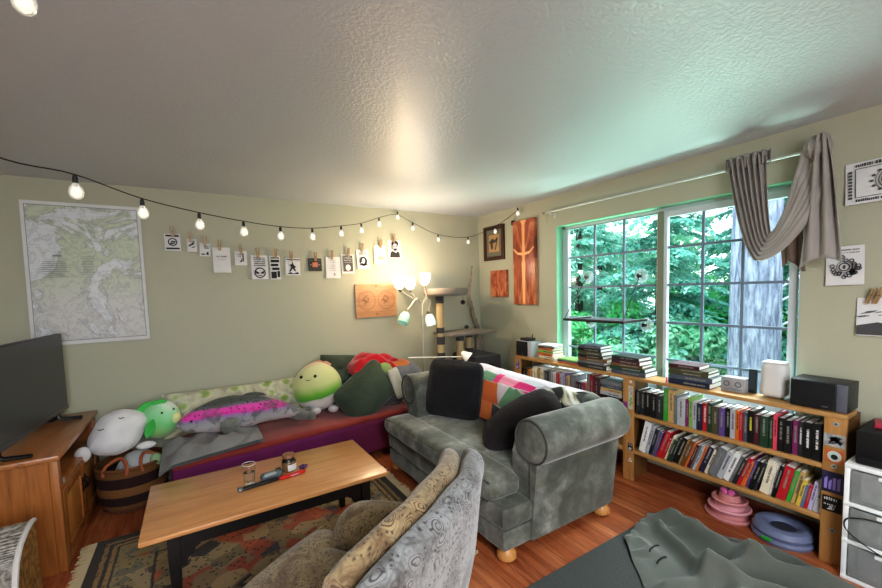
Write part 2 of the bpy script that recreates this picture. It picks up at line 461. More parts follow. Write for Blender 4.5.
# ------------------------------------------------------------------ things on the walls
PAPER = mat('white_paper', '#dcdcdc', .7, var='#cfcfd2', vscale=8)
INK = mat('black_ink', '#1a1a1c', .7, var='#26262a', vscale=30)
GREYINK = mat('grey_ink', '#8b8b8e', .7)
def m_chart():
    t = NT('nautical_chart_print'); c = t.co('Object')
    n = t.noise(c, 2.3, 8, .62, .8); z = t.xyz(c)[2]
    land = t.mix(t.ramp(z, [(.25, (0, 0, 0, 1)), (.6, (1, 1, 1, 1))]), '#c9c8c8', '#bfc8b2')
    col = t.mix(t.ramp(n, [(.50, (0, 0, 0, 1)), (.53, (1, 1, 1, 1))]), land, '#d2d5da')
    line = t.ramp(n, [(.485, (0, 0, 0, 1)), (.5, (1, 1, 1, 1)), (.515, (0, 0, 0, 1))])
    col = t.mix(t.math('MULTIPLY', line, .6), col, '#8f8f97')
    n3 = t.noise(c, 9, 8, .7, 1.0); l2 = t.ramp(n3, [(.46, (0, 0, 0, 1)), (.5, (.4, .4, .4, 1)), (.54, (0, 0, 0, 1))])
    col = t.mix(l2, col, '#85858c')
    t.set(Base_Color=col, Roughness=.45); return t.m
ch = thing('nautical_chart', 'large pale paper sea chart pinned high on the back wall above the television', 'map', (-3.762, -.006, 1.215))
W = .69; Hc = 1.06
def chart(a, b):
    x = -W / 2 + a * W; z = b * Hc
    return (x + .012 * (1 - b) * (a - .9), -.002 - .012 * (1 - b) * max(0, a - .8) * 5 - .004 * math.sin(a * 3) * (1 - b), z)
obj('sheet', MB().grid(chart, 20, 24), PAPER, ch, label='white paper margin of the chart')
obj('chart_print', MB().grid(lambda a, b: Vector(chart(.035 + a * .93, .03 + b * .945)) + Vector((0, -.0015, 0)), 20, 24), m_chart(), ch)
bd = MB()
for a0, a1, b0, b1 in ((.03, .97, .972, .977), (.03, .97, .026, .031), (.03, .036, .03, .975), (.964, .97, .03, .975)):
    bd.grid(lambda a, b: Vector(chart(a0 + a * (a1 - a0), b0 + b * (b1 - b0))) + Vector((0, -.002, 0)), 12, 12)
obj('border_line', bd, GREYINK, ch)
tx = MB(); rg = random.Random(5)
for i in range(9):
    wv = rg.uniform(.08, .15)
    tx.box((-.19, -.012, .62 - i * .014), (wv, .001, .004))
obj('printed_note', tx, GREYINK, ch); tx = MB()
for i in range(12): tx.box((.0, -.012, .66 - i * .012), (rg.uniform(.05, .09), .001, .003))
tx.box((-.17, -.012, .665), (.05, .001, .012))
obj('printed_note', tx, GREYINK, ch)

# --- fourteen small prints, each clipped by a wooden clothespin
PINW = wood('clothespin_wood', '#8c6c4a', '#ab8c66', axis='Z', scale=2)
PR = [(-3.269, -3.157, 1.934, 2.076), (-3.112, -3.041, 1.929, 2.039), (-3.026, -2.946, 1.893, 2.007), (-2.929, -2.792, 1.754, 1.975), (-2.758, -2.660, 1.818, 1.947),
      (-2.628, -2.486, 1.692, 1.913), (-2.469, -2.377, 1.688, 1.911), (-2.332, -2.197, 1.726, 1.892), (-2.119, -1.986, 1.766, 1.893), (-1.947, -1.798, 1.694, 1.912),
      (-1.783, -1.647, 1.743, 1.941), (-1.611, -1.475, 1.793, 1.994), (-1.420, -1.277, 1.842, 2.043), (-1.255, -1.101, 1.907, 2.107)]
ASP = 1.0
def ring(m, cx, cz, r0, r1, y=0, n=28):
    vs = []; fs = []
    for i in range(n):
        a = 2 * PI * i / n; vs += [(cx + math.cos(a) * r0, y, cz + math.sin(a) * r0 * ASP), (cx + math.cos(a) * r1, y, cz + math.sin(a) * r1 * ASP)]
    for i in range(n): j = (i + 1) % n; fs.append([2 * i, 2 * j, 2 * j + 1, 2 * i + 1])
    m.add(vs, fs)
def disc(m, cx, cz, rx, rz=None, y=0, n=20, a0=0, a1=2 * PI):
    rz = rz or rx * ASP
    m.add([(cx + math.cos(a0 + (a1 - a0) * i / n) * rx, y, cz + math.sin(a0 + (a1 - a0) * i / n) * rz) for i in range(n + (a1 - a0 < 6.2))], [list(range(n + (a1 - a0 < 6.2)))])
def rec(m, x0, x1, z0, z1, y=0): m.add([(x0, y, z0), (x1, y, z0), (x1, y, z1), (x0, y, z1)], [[0, 1, 2, 3]])
def poly(m, pts, y=0): m.add([(a, y, b) for a, b in pts], [list(range(len(pts)))])
def words(m, x0, x1, z, h, rg, y=0, bold=.6):
    """a row of small letter-like strokes too small to read"""
    x = x0
    while x < x1 - h * .3:
        w_ = h * rg.uniform(.35, .75)
        if rg.random() < .16: x += w_; continue
        rec(m, x, min(x + w_ * bold, x1), z, z + h * rg.uniform(.75, 1), y); x += w_
def design(i, m, rg):
    # normalised -.5...5 by 0..1 (scaled later)
    if i == 0: rec(m, -.42, .42, .83, .93); rec(m, -.42, .42, .10, .19); ring(m, 0, .52, .22, .29); ring(m, .02, .5, .05, .12); rec(m, -.02, .2, .52, .57); rec(m, -.24, -.04, .38, .44)
    if i == 1: poly(m, [(-.4, .5), (-.1, .6), (.1, .75), (.35, .7), (.1, .62), (.2, .5), (0, .55), (-.2, .42)]); rec(m, -.35, -.1, .78, .84); rec(m, .05, .3, .8, .85); poly(m, [(-.1, .35), (.4, .45), (.1, .3)])
    if i == 2: words(m, -.1, .4, .7, .09, rg); words(m, -.1, .4, .58, .09, rg); poly(m, [(.1, .15), (.35, .1), (.3, .4), (.15, .3)]); rec(m, -.35, .0, .12, .2)
    if i == 3: words(m, -.28, .3, .60, .07, rg, bold=.9); words(m, -.22, .22, .50, .03, rg)
    if i == 4: rec(m, .12, .22, .28, .85); words(m, -.3, .05, .7, .08, rg); words(m, -.25, .08, .58, .06, rg); poly(m, [(-.1, .2), (.05, .5), (.08, .25)])
    if i == 5:
        for z in (.86, .79, .71, .63, .55): words(m, -.34, .36, z, .045, rg, bold=.8)
        ring(m, 0, .27, .27, .34); poly(m, [(-.26, .36), (-.03, .27), (-.08, .22), (-.24, .24)]); poly(m, [(.26, .36), (.03, .27), (.08, .22), (.24, .24)]); rec(m, -.12, .12, .14, .17)
    if i == 6:
        rec(m, -.4, .4, .88, .93); rec(m, -.4, .4, .72, .83); rec(m, -.4, .3, .56, .66); rec(m, -.3, .4, .40, .5); rec(m, -.4, .1, .05, .33); rec(m, .18, .42, .1, .36)
    if i == 7: poly(m, [(-.45, .93), (.48, .93), (.48, .88), (-.45, .88)]); poly(m, [(-.1, .9), (.05, .6), (.2, .5), (.1, .42), (.22, .25), (.1, .25), (-.02, .4), (-.2, .2), (-.28, .22), (-.12, .48), (-.25, .6), (-.05, .66)]); poly(m, [(-.42, .08), (-.2, .18), (.05, .1), (.3, .2), (.42, .08)])
    if i == 9: [words(m, -.25, .2, z, .03, rg) for z in (.8, .72, .6, .52, .44, .36)]; poly(m, [(.0, .2), (.08, .25), (.14, .2), (.08, .1)])
    if i == 10: rec(m, -.36, .38, .1, .92)
    if i == 11: words(m, -.3, .3, .78, .06, rg); words(m, -.3, .35, .7, .05, rg); disc(m, 0, .38, .3, .24); rec(m, -.34, .34, .18, .22)
    if i == 12: poly(m, [(-.25, .25), (-.1, .5), (.05, .35), (.2, .48), (.3, .25)]); rec(m, -.2, -.1, .62, .66)
    if i == 13:
        rec(m, -.42, .42, .04, .07); poly(m, [(-.38, .06), (.40, .06), (.38, .3), (.2, .4), (.1, .3), (-.15, .4), (-.34, .32)]); disc(m, .02, .80, .27, .17)
        rec(m, -.24, -.16, .5, .8); poly(m, [(.2, .52), (.28, .8), (.16, .7)]); poly(m, [(-.1, .62), (.02, .63), (.02, .6), (-.1, .59)]); poly(m, [(.08, .62), (.2, .64), (.2, .6), (.08, .59)]); poly(m, [(-.02, .46), (.16, .48), (.14, .45), (0, .43)])
PLAB = ['small white print with a black round emblem between two black bars', 'tiny white print of a black winged sketch, second from the left of the row', 'tiny white print with a little lettering, tilted, third from the left',
        'tall plain white print with one line of grey lettering', 'small white print with a black vertical bar and faint text', 'tall white print of text lines above a round black face emblem',
        'narrow white print packed with bold black blocks', 'square white print of a black leaping figure', 'dark charcoal square print with a small orange box', 'tall white card with small text and a black dot, right of the charcoal print',
        'dark grey printed card with white border and pale face', 'white print with lettering over a dark round figure', 'pale print with faint brown sketch, second from the right of the row', 'black and white portrait print of a bearded man, rightmost of the row']
for i, (x0, x1, z0, z1) in enumerate(PR):
    rg = random.Random(100 + i); w_ = x1 - x0; h_ = z1 - z0; cx = (x0 + x1) / 2
    t = thing('art_print', PLAB[i], 'print', (cx, -.006, z0), group='small prints clipped along the back wall')
    tilt = [0, .0, .05, .0, .02, 0, 0, .03, 0, .02, -.02, -.05, -.03, 0][i]
    Mt = RY(tilt)
    dark = (i == 8)
    obj('paper', MB().grid(lambda a, b: (-w_ / 2 + a * w_, -.004 - .010 * (1 - b) * (1 - b), b * h_), 4, 6, Mt), flat('#3c3a3a', .7) if dark else PAPER, t)
    ASP = w_ / h_
    m = MB(); design(i, m, rg)
    Q = Mt @ Matrix.Diagonal((w_, 1, h_, 1))
    if m.v:
        mm = MB(); mm.add([(v.x, -.0155, v.z) for v in m.v], m.f, Q)
        obj('printed_design', mm, {10: flat('#55524e', .7), 3: GREYINK, 9: GREYINK, 12: flat('#b59a84', .7)}.get(i, INK), t, smooth=False)
    if i == 8:
        o_ = MB(); rec(o_, -.2, .2, .32, .68, -.016); mm = MB().add(o_.v, o_.f, Q); obj('printed_design', mm, flat('#c9734c', .6), t, label='orange printed box')
        o_ = MB(); rec(o_, -.36, -.24, .45, .55, -.016); rec(o_, .24, .36, .45, .55, -.016); words(o_, -.4, .4, .82, .05, rg, -.016); rec(o_, -.08, .08, .44, .56, -.0165); obj('printed_text', MB().add(o_.v, o_.f, Q), flat('#8a8784', .6), t)
    if i in (10, 11, 13):
        o_ = MB()
        if i == 10: [words(o_, -.3, .32, z, .045, rg, -.0162) for z in (.82, .74, .66, .56)]; disc(o_, 0, .3, .2, .16, -.0162)
        if i == 11: disc(o_, 0, .4, .13, .14, -.0162); rec(o_, -.2, -.12, .28, .34, -.0162)
        if i == 13: disc(o_, .02, .62, .2, .2, -.0158)
        obj('pale_detail', MB().add(o_.v, o_.f, Q), PAPER if i != 13 else flat('#a9a5a2', .7), t, smooth=False)
        if i == 13:
            o_ = MB(); poly(o_, [(-.1, .66), (.0, .67), (.0, .64), (-.1, .63)], -.0165); poly(o_, [(.08, .67), (.18, .68), (.18, .65), (.08, .64)], -.0165); poly(o_, [(-.06, .53), (.12, .54), (.13, .5), (-.05, .49)], -.0165); poly(o_, [(-.16, .52), (.2, .52), (.12, .41), (-.06, .41)], -.0162)
            obj('printed_features', MB().add(o_.v, o_.f, Q), INK, t, smooth=False)
    ASP = 1.0
    # clothespin
    orx = ['the emblem print', 'the winged sketch print', 'the small tilted print', 'the tall plain print', 'the print with a vertical bar', 'the round face print', 'the narrow bold print', 'the leaping figure print', 'the charcoal print', 'the text card with a dot', 'the dark face card', 'the dark round figure print', 'the faint brown sketch', 'the portrait print'][i]
    p = thing('clothespin', 'wooden clothespin holding up ' + orx, 'clothespin', (cx + (-.012 if i % 2 else .004), -.026, z1 - .028), 0, 'wooden clothespins along the back wall')
    for sg in (-1, 1):
        obj('pin_arm', MB().prism([(sg * .001, 0), (sg * .010, 0), (sg * .0125, .035), (sg * .0115, .092), (sg * .0045, .092), (sg * .001, .045)], -.006, .005, RY(rg.uniform(-.1, .1)) @ RX(PI / 2 + .12)), PINW, p)
    obj('spring', MB().tube([(-.009, -.009, .045), (0, -.011, .045), (.009, -.009, .045)], .002, 6), flat('#77777a', .3, metal=1), p)

# --- carved wood relief of two hemispheres
CW = wood('orange_carved_wood', '#c48a60', '#d8a478', '#b87c52', 'X', .5)
rl = thing('carved_wood_panel', 'orange wooden panel carved with two round hemispheres, beside the floor lamp', 'wall art', (-1.416, -.012, 1.272))
obj('board', MB().box((0, 0, .178), (.47, .022, .355), .003), CW, rl)
cv = MB()
for sx in (-.112, .112):
    for r_ in (.102, .092):
        ring(cv, sx, .18, r_ - .002, r_, -.0125)
    rg = random.Random(int(sx * 1000))
    for k in range(7):
        a = rg.uniform(0, 6.28); r_ = rg.uniform(.01, .07); c0 = (sx + math.cos(a) * r_, .18 + math.sin(a) * r_)
        P_ = [(c0[0] + rg.uniform(-.03, .03), c0[1] + rg.uniform(-.03, .03)) for _ in range(5)]
        for p_, q_ in zip(P_, P_[1:]):
            d = Vector((q_[0] - p_[0], q_[1] - p_[1])); nrm = Vector((-d.y, d.x)).normalized() * .0012
            poly(cv, [(p_[0] + nrm.x, p_[1] + nrm.y), (q_[0] + nrm.x, q_[1] + nrm.y), (q_[0] - nrm.x, q_[1] - nrm.y), (p_[0] - nrm.x, p_[1] - nrm.y)], -.0125)
for zz in (.335, .035): ring(cv, 0, zz, .008, .012, -.0125); rec(cv, -.05, .05, zz - .001, zz + .001, -.0125)
obj('carving', cv, flat('#8a4f2b', .7), rl, smooth=False)

# --- right wall art (faces -X)
WR = Matrix(((0, 1, 0, 0), (-1, 0, 0, 0), (0, 0, 1, 0), (0, 0, 0, 1)))   # local x -> -Y, local y -> +X
fm = thing('framed_picture', 'small dark framed abstract picture high beside the room corner', 'picture', (-.014, -.316, 1.88), -PI / 2)
FRW = wood('dark_walnut_frame', '#2e1610', '#46231a', axis='Z', rough=.35)
g = MB(); w2, h2, b = .37, .405, .045
for a, c in (((-w2 / 2, -.014, 0), (-w2 / 2 + b, .012, h2)), ((w2 / 2 - b, -.014, 0), (w2 / 2, .012, h2)), ((-w2 / 2 + b, -.014, 0), (w2 / 2 - b, .012, b)), ((-w2 / 2 + b, -.014, h2 - b), (w2 / 2 - b, .012, h2))): g.span(a, c, .004)
obj('frame', g, FRW, fm)
obj('mat_board', MB().span((-w2 / 2 + b, .0, b), (w2 / 2 - b, .008, h2 - b)), flat('#6d6b5e', .7), fm)
pc = MB(); rec(pc, -.095, .095, .10, .30, -.001); obj('picture_print', pc, mat('ochre_print', '#c98a55', .6, var='#8a8a6c', vscale=14), fm, smooth=False)
pd = MB(); poly(pd, [(-.09, .22), (-.03, .26), (.02, .235), (.07, .28), (.06, .215), (-.02, .2), (-.05, .15), (-.07, .2)], -.002); poly(pd, [(.01, .115), (.03, .12), (.075, .25), (.06, .25)], -.002); disc(pd, -.035, .16, .02, .03, -.002)
obj('picture_shape', pd, flat('#3c3a34', .6), fm, smooth=False)
def m_redwood(nm, symmetric):
    t = NT(nm); c = t.co('Object', (1, 1, .25) if symmetric else (1, 1, .45))
    x = t.xyz(t.co('Object'))[0]; ax = t.math('ABSOLUTE', x)
    cb = t.n('ShaderNodeCombineXYZ'); s_ = t.xyz(c); t.l(ax if symmetric else s_[0], cb.inputs[0]); t.l(s_[2], cb.inputs[2])
    n = t.noise(cb.outputs[0], 9, 5, .6, 1.6)
    col = t.ramp(n, [(.3, '#6b3020'), (.47, '#a5563a'), (.6, '#cb8660'), (.8, '#8f452c')])
    if symmetric:
        n2 = t.noise(cb.outputs[0], 5, 2); e = t.math('ADD', ax, t.math('MULTIPLY', t.math('SUBTRACT', n2, .5), .07))
        col = t.mix(t.ramp(e, [(.012, (1, 1, 1, 1)), (.026, (0, 0, 0, 1))]), col, '#e9a771')
    t.set(Base_Color=col, Roughness=.35); return t.m
sp = thing('wood_wall_panel', 'small reddish wood slab with wavy grain under the framed picture', 'wall art', (-.02, -.406, 1.443), -PI / 2)
obj('slab', MB().box((0, 0, .156), (.285, .034, .312), .003), m_redwood('wavy_redwood', False), sp)
tp = thing('bookmatched_wood_panel', 'tall reddish wood slab with mirrored grain and pale centre stripe', 'wall art', (-.024, -.845, 1.36), -PI / 2)
obj('slab', MB().box((0, 0, .455), (.325, .045, .91), .003), m_redwood('mirrored_redwood', True), tp)
TL = mat('pale_inlay', '#efb37e', .4)
il = MB(); poly(il, [(-.012, .02), (.012, .02), (.022, .28), (.03, .45), (.0, .50), (-.03, .45), (-.022, .28)], -.0232); poly(il, [(-.05, .905), (.05, .905), (.006, .85), (.004, .6), (-.004, .6), (-.006, .85)], -.0232)
for sg in (-1, 1): poly(il, [(sg * .01, .56), (sg * .09, .57), (sg * .155, .62), (sg * .155, .60), (sg * .09, .545), (sg * .01, .53)][::sg], -.0232)
obj('pale_grain', il, TL, tp, smooth=False)
# --- paper prints right of the window
def rprint(yc, zc, w_, h_, label, fn, tilt=0, name='art_print'):
    t = thing(name, label, 'print', (-.006, yc, zc), -PI / 2, 'paper prints right of the window')
    obj('paper', MB().grid(lambda a, b: (-w_ / 2 + a * w_, -.003 - .008 * (1 - b) ** 2, b * h_), 4, 6, RY(tilt)), PAPER, t)
    m = MB(); fn(m); mm = MB().add([(v.x, -.0128, v.z) for v in m.v], m.f, RY(tilt)); obj('printed_design', mm, flat('#4c4c4e', .7), t, smooth=False); return t
def d1(m):
    rg = random.Random(3)
    words(m, -.14, .17, .196, .017, rg, bold=.75); words(m, -.14, .16, .012, .014, rg, bold=.75)
    for k in range(9): rec(m, -.168, -.152, .03 + k * .017, .03 + k * .017 + .012)
    for k in range(9): rec(m, .152, .168, .03 + k * .017, .03 + k * .017 + .012)
    rec(m, -.142, -.138, .035, .185); rec(m, .138, .142, .035, .185); rec(m, -.14, .14, .033, .036); rec(m, -.14, .14, .185, .188)
    disc(m, 0, .11, .045); ring(m, 0, .11, .052, .056); ring(m, 0, .11, .064, .067)
    for k in range(14):
        a = k / 14 * 2 * PI; disc(m, math.cos(a) * .08, .11 + math.sin(a) * .062, .008, .006)
rprint(-3.51, 1.945, .36, .222, 'wide white print of an ornate black round emblem with a lettered border', d1, -.03)
def d2(m):
    rg = random.Random(4); words(m, -.03, .06, .19, .007, rg); words(m, -.04, .06, .175, .006, rg)
    ring(m, 0, .1, .018, .024); ring(m, 0, .1, .03, .033); disc(m, 0, .1, .006, .012)
    for k in range(26):
        a = rg.uniform(0, 6.28); r_ = rg.uniform(.038, .06); ring(m, math.cos(a) * r_, .1 + math.sin(a) * r_ * .95, .006, .011, n=10)
rprint(-3.34, 1.506, .155, .215, 'white print of a dark floral emblem half covered by the curtain', d2, -.03)
def d3(m):
    poly(m, [(-.11, .005), (.11, .005), (.11, .08), (.03, .06), (-.03, .075), (-.11, .055)]); rg = random.Random(8)
    for k in range(10):
        x = rg.uniform(-.1, .1); z = rg.uniform(.09, .13); poly(m, [(x - .02, z), (x + .02, z + .008), (x + .02, z + .011), (x - .02, z + .003)])
rprint(-3.505, 1.23, .225, .205, 'white print with dark ink landscape hung from clothespins at the right edge', d3, 0)
for k, (yy, tl) in enumerate(((-3.432, .35), (-3.462, .3))):
    p = thing('clothespin', ['left', 'right'][k] + ' of the two clothespins above the ink landscape print', 'clothespin', (-.022, yy, 1.405), -PI / 2, 'clothespins right of the window')
    for sg in (-1, 1): obj('pin_arm', MB().prism([(sg * .001, 0), (sg * .007, 0), (sg * .0085, .035), (sg * .0075, .09), (sg * .0035, .09), (sg * .001, .045)], -.006, .005, RY(tl) @ RX(PI / 2 + .12)), PINW, p)
    obj('spring', MB().tube([(-.009, -.009, .045), (0, -.011, .045), (.009, -.009, .045)], .002, 6, RY(tl)), flat('#77777a', .3, metal=1), p)

# --- string lights
WIRE = flat('#1c1c1a', .6); BULB = NT('clear_bulb_glass')
BULB.set(Base_Color='#f4f6f2', Roughness=.05); BULB.b.inputs['Transmission Weight'].default_value = .75; BULB.b.inputs['IOR'].default_value = 1.3
BULB.set(Emission_Color='#fff6e2'); BULB.b.inputs['Emission Strength'].default_value = .25; BULB = BULB.m
FIL = mat('glowing_filament', '#fff8ea', .4, emit='#fff6e6', estr=3.5)
sl = thing('string_lights', 'black wire string of clear round bulbs swagged below the ceiling', 'string lights', (-1.148, -.03, 2.372))
bulbs = [(-3.434, -2.076, 1.951), (-3.26, -1.832, 1.932), (-3.043, -1.612, 1.927), (-2.816, -1.399, 1.932), (-2.574, -1.194, 1.945), (-2.31, -.98, 1.98), (-2.02, -.77, 2.047), (-1.76, -.555, 2.118), (-1.46, -.27, 2.236),
         (-1.148, -.06, 2.36), (-.96, -.05, 2.255), (-.63, -.05, 2.142), (-.2, -.05, 2.13), (-.06, -.40, 2.215), (-.05, -.77, 2.36)]
wp = [(-3.374, -2.76, 2.44), (-3.374, -2.76, 2.31), (-3.62, -2.88, 2.28), (-3.86, -2.66, 2.13), (-3.70, -2.42, 2.03), (-3.565, -2.25, 1.988)] + [(x, y, z + .052) for x, y, z in bulbs[:9]] + [(-1.148, -.03, 2.385)] + [(x, y, z + .05) for x, y, z in bulbs[10:14]] + [(-.03, -.77, 2.395)]
obj('wire', MB().tube(crv(wp, 5), .0025, 6), WIRE, sl, world=True)
obj('plug_cord', MB().tube(crv([(-.03, -.77, 2.39), (-.02, -.66, 2.25), (-.008, -.657, 1.9), (-.008, -.635, 1.2), (-.012, -.60, .93), (-.012, -.52, .72), (-.012, -.46, .4)], 8), .0028, 6), flat('#b9b39c', .5), sl, world=True, label='pale cord running down the wall')
obj('plug', MB().box((-.03, -.667, 2.265), (.025, .03, .05), .005), WIRE, sl, world=True)
for (x, y, z) in bulbs + [(-3.374, -2.76, 2.222)]:
    r0 = thing('bulb', None, None, (x, y, z)); r0.parent = sl; r0.location = Vector((x, y, z)) - sl.location
    obj('socket', MB().lathe([(0, .05), (.0055, .05), (.0085, .038), (.0085, .018), (.0, .018)], 12), WIRE, r0)
    obj('glass_globe', MB().lathe([(.0095, .02), (.012, .013), (.0195, .003), (.0225, -.012), (.0195, -.027), (.011, -.036), (.001, -.0385)], 16), BULB, r0)
    obj('filament', MB().ball((0, 0, -.008), (.007, .007, .011), 8), FIL, r0)
# ------------------------------------------------------------------ daybed and what lies on it
def fabric(name, c1, c2=None, sheen=.25, vs=7, bs=250, b=.25, rough=.9): return mat(name, c1, rough, var=c2, vscale=vs, bump=b, bscale=bs, sheen=sheen, spec=.2)
BX0, BX1 = -3.30, -1.30
def bedfront(x): return -.83 + (x - BX0) / 2.0 * .24
def bedmap(u, q):  # q in box coords centred, size 2 x .7
    x = (BX0 + BX1) / 2 + q[0]; f0 = bedfront(x); b0 = -.035
    y = f0 + (q[1] + .35) / .7 * (b0 - f0)
    return (x, y, q[2])
bed = thing('daybed', 'low daybed mattress with brick red top and purple side along the back wall', 'daybed', (-2.3, -.42, 0))
PURP = NT('purple_woven_cover'); c = PURP.co('Object'); n = PURP.noise(c, 5, 4); x_ = PURP.xyz(c)[0]
PURP.set(Base_Color=PURP.mix(PURP.ramp(x_, [(.0, (0, 0, 0, 1)), (1, (1, 1, 1, 1))]), PURP.mix(n, '#5d1650', '#7a2360'), '#6a1f2c'), Roughness=.9); PURP.bump(PURP.noise(c, 260, 2), .35, .004); PURP = PURP.m
m = MB().rbox((0, 0, .215), (2.0, .7, .33), .045, 14, bedmap); obj('mattress', m, PURP, bed, world=True)
RED = fabric('brick_red_cover', '#93403a', '#843530', vs=4)
def bt(u, q):
    p = Vector(bedmap(u, (q[0], q[1] * .985, q[2]))); p.z += .006 * noise.noise(Vector((p.x * 5, p.y * 7, 0))); return p
m = MB().rbox((0, 0, .375), (2.0, .7, .05), .024, 24, bt); obj('top_cover', m, RED, bed, world=True, label='brick red top cover')
m = MB()
for sx in (BX0 + .12, BX1 - .12):
    for yy in (-.14, bedfront(sx) + .14): m.span((sx - .04, yy - .04, 0), (sx + .04, yy + .04, .06))
obj('foot', m, flat('#22150f', .7), bed, world=True)
BT = .402   # top of the bed

# long leaf printed bolster against the wall
LF = NT('leaf_print_cloth'); c = LF.co('Object', (1, 1, 1)); v1 = LF.voro(c, 9); w1 = LF.noise(c, 16, 3)
lc = LF.ramp(v1, [(.0, '#6e8a3c'), (.28, '#9fb06a'), (.4, '#c9c8ae'), (.7, '#b7b39c')])
LF.set(Base_Color=LF.mix(LF.ramp(w1, [(.55, (0, 0, 0, 1)), (.6, (.5, .5, .5, 1))]), lc, '#8d8f80'), Roughness=.9); LF.bump(LF.noise(c, 14, 4), .8, .03); LF = LF.m
m = MB().pillow(1.14, .36, .17, 30, .03, .03, 3)
o = obj('long_bolster', m, LF, None, 'long pale bolster with green leaf print leaning on the wall behind the fish', 'bolster'); o.location = (-2.77, -.125, BT - .005); o.rotation_euler = (-.12, 0, 0)
def settle(o, x, y, z, rx=0, ry=0, rz=0):
    """place a single mesh thing; its mesh is recentred on its own middle first"""
    vs = [v.co for v in o.data.vertices]; mid = (Vector([min(v[i] for v in vs) for i in range(3)]) + Vector([max(v[i] for v in vs) for i in range(3)])) / 2
    o.data.transform(Matrix.Translation(-mid)); o.location = (x, y, z); o.rotation_euler = (rx, ry, rz)
settle(o, -2.80, -.135, BT + .175, -.15, 0, 0)
# small olive round cushion end beyond it
OL = fabric('olive_leaf_cloth', '#87935a', '#a5ab7c')
m = MB().ball((0, 0, 0), (.11, .07, .13), 20, lambda u, q: q * (1 + .04 * noise.noise(u * 3)))
o = obj('round_cushion', m, OL, None, 'small olive green round cushion against the wall, left of the long bolster', 'cushion'); settle(o, -3.33, -.10, BT + .20, -.2)

# trout pillow (lies along the bed, head to the left)
def m_fish():
    t = NT('trout_print_plush'); c = t.co('Object'); s_ = t.xyz(c); z = s_[2]; x = s_[0]
    # height above the spine line of the fish (curved)
    n = t.noise(c, 6, 4); zz = t.math('ADD', z, t.math('MULTIPLY', t.math('SUBTRACT', n, .5), .05))
    col = t.ramp(t.math('ADD', t.math('MULTIPLY', zz, 2.8), .5), [(.12, '#d9a3b4'), (.22, '#c9b4b8'), (.36, '#b3aeb0'), (.50, '#9a9aa0'), (.58, '#a276b0'), (.62, '#e23aa6'), (.74, '#e04fb0'), (.79, '#6a6a70'), (.86, '#4b504b')])
    sp = t.voro(c, 38); spots = t.ramp(sp, [(.18, (1, 1, 1, 1)), (.28, (0, 0, 0, 1))])
    top = t.ramp(zz, [(.02, (0, 0, 0, 1)), (.06, (1, 1, 1, 1))])
    f = t.math('MULTIPLY', spots, top)
    n5 = t.noise(c, 9, 5, .6, .5)
    col = t.mix(t.ramp(n5, [(.5, (0, 0, 0, 1)), (.62, (.7, .7, .7, 1))]), col, '#4e524e')
    t.set(Base_Color=t.mix(f, col, '#22241f'), Roughness=.85); t.b.inputs['Sheen Weight'].default_value = .2; t.bump(t.noise(c, 20, 4), .4, .01); return t.m
fish = thing('fish_pillow', 'long stuffed trout pillow with a pink stripe lying across the daybed', 'pillow', (-2.75, -.40, BT + .035), .03)
FM = m_fish()
def fsec(t):   # radius along the fish, head t=0 tail t=1
    return (.02 + .125 * math.sin(min(1, t / .42) * PI / 2) ** .8) if t < .42 else .145 * (1 - ((t - .42) / .58) ** 1.5 * .74)
m = MB(); N = 36; K = 20; vs = []; fs = []
for i in range(N + 1):
    t = i / N; r = fsec(t) * (.25 + .75 * min(1, i / 1.5) if i < 2 else 1); x = -.52 + t * .90
    cz = .125 + .02 * math.sin(t * PI) + (0 if t < .7 else -(t - .7) * .16); cy = .03 * math.sin(t * 5)
    for k in range(K):
        a = 2 * PI * k / K; wr = 1 + .05 * noise.noise(Vector((t * 14, math.cos(a) * 2, math.sin(a) * 2)))
        vs.append((x, cy + math.cos(a) * r * .72 * wr, max(.004, cz + math.sin(a) * r * wr)))
for i in range(N):
    for k in range(K): fs.append([i * K + k, (i + 1) * K + k, (i + 1) * K + (k + 1) % K, i * K + (k + 1) % K])
fs += [list(range(K)), list(range(N * K, N * K + K))[::-1]]
vs = [(a, b, c_ - .125) for a, b, c_ in vs]
bo = obj('body', MB().add(vs, fs), FM, fish); bo.location = (0, 0, .125)
FGRY = fabric('grey_plush_fin', '#8b8b86', '#5c5e5a', vs=18)
m = MB().ball((-.165, -.14, .085), (.072, .035, .068), 18, lambda u, q: q * (1 + .12 * math.sin(8 * math.atan2(u.z, u.x)) * .5)); obj('pectoral_fin', m, FGRY, fish)
m = MB()
for sg in (-1, 1):
    m.rbox((0, 0, 0), (.20, .05, .075), .02, 5, None, T(.42, -.02 + sg * .055, .035) @ RZ(sg * .5 - .15))
m.rbox((0, 0, 0), (.14, .10, .09), .04, 5, None, T(.35, .0, .06))
obj('tail_fin', m, FGRY, fish)
m = MB().grid(lambda a, b: (-.06 + a * .2, .03 + .004 * math.sin(a * 9), .265 + b * .035 * math.sin(PI * a) ** .5 - .02 * a), 10, 3); obj('back_fin', m, flat('#565a55', .9), fish)
obj('eye', MB().ball((-.42, -.055, .155), .009, 10), flat('#101010', .2), fish)

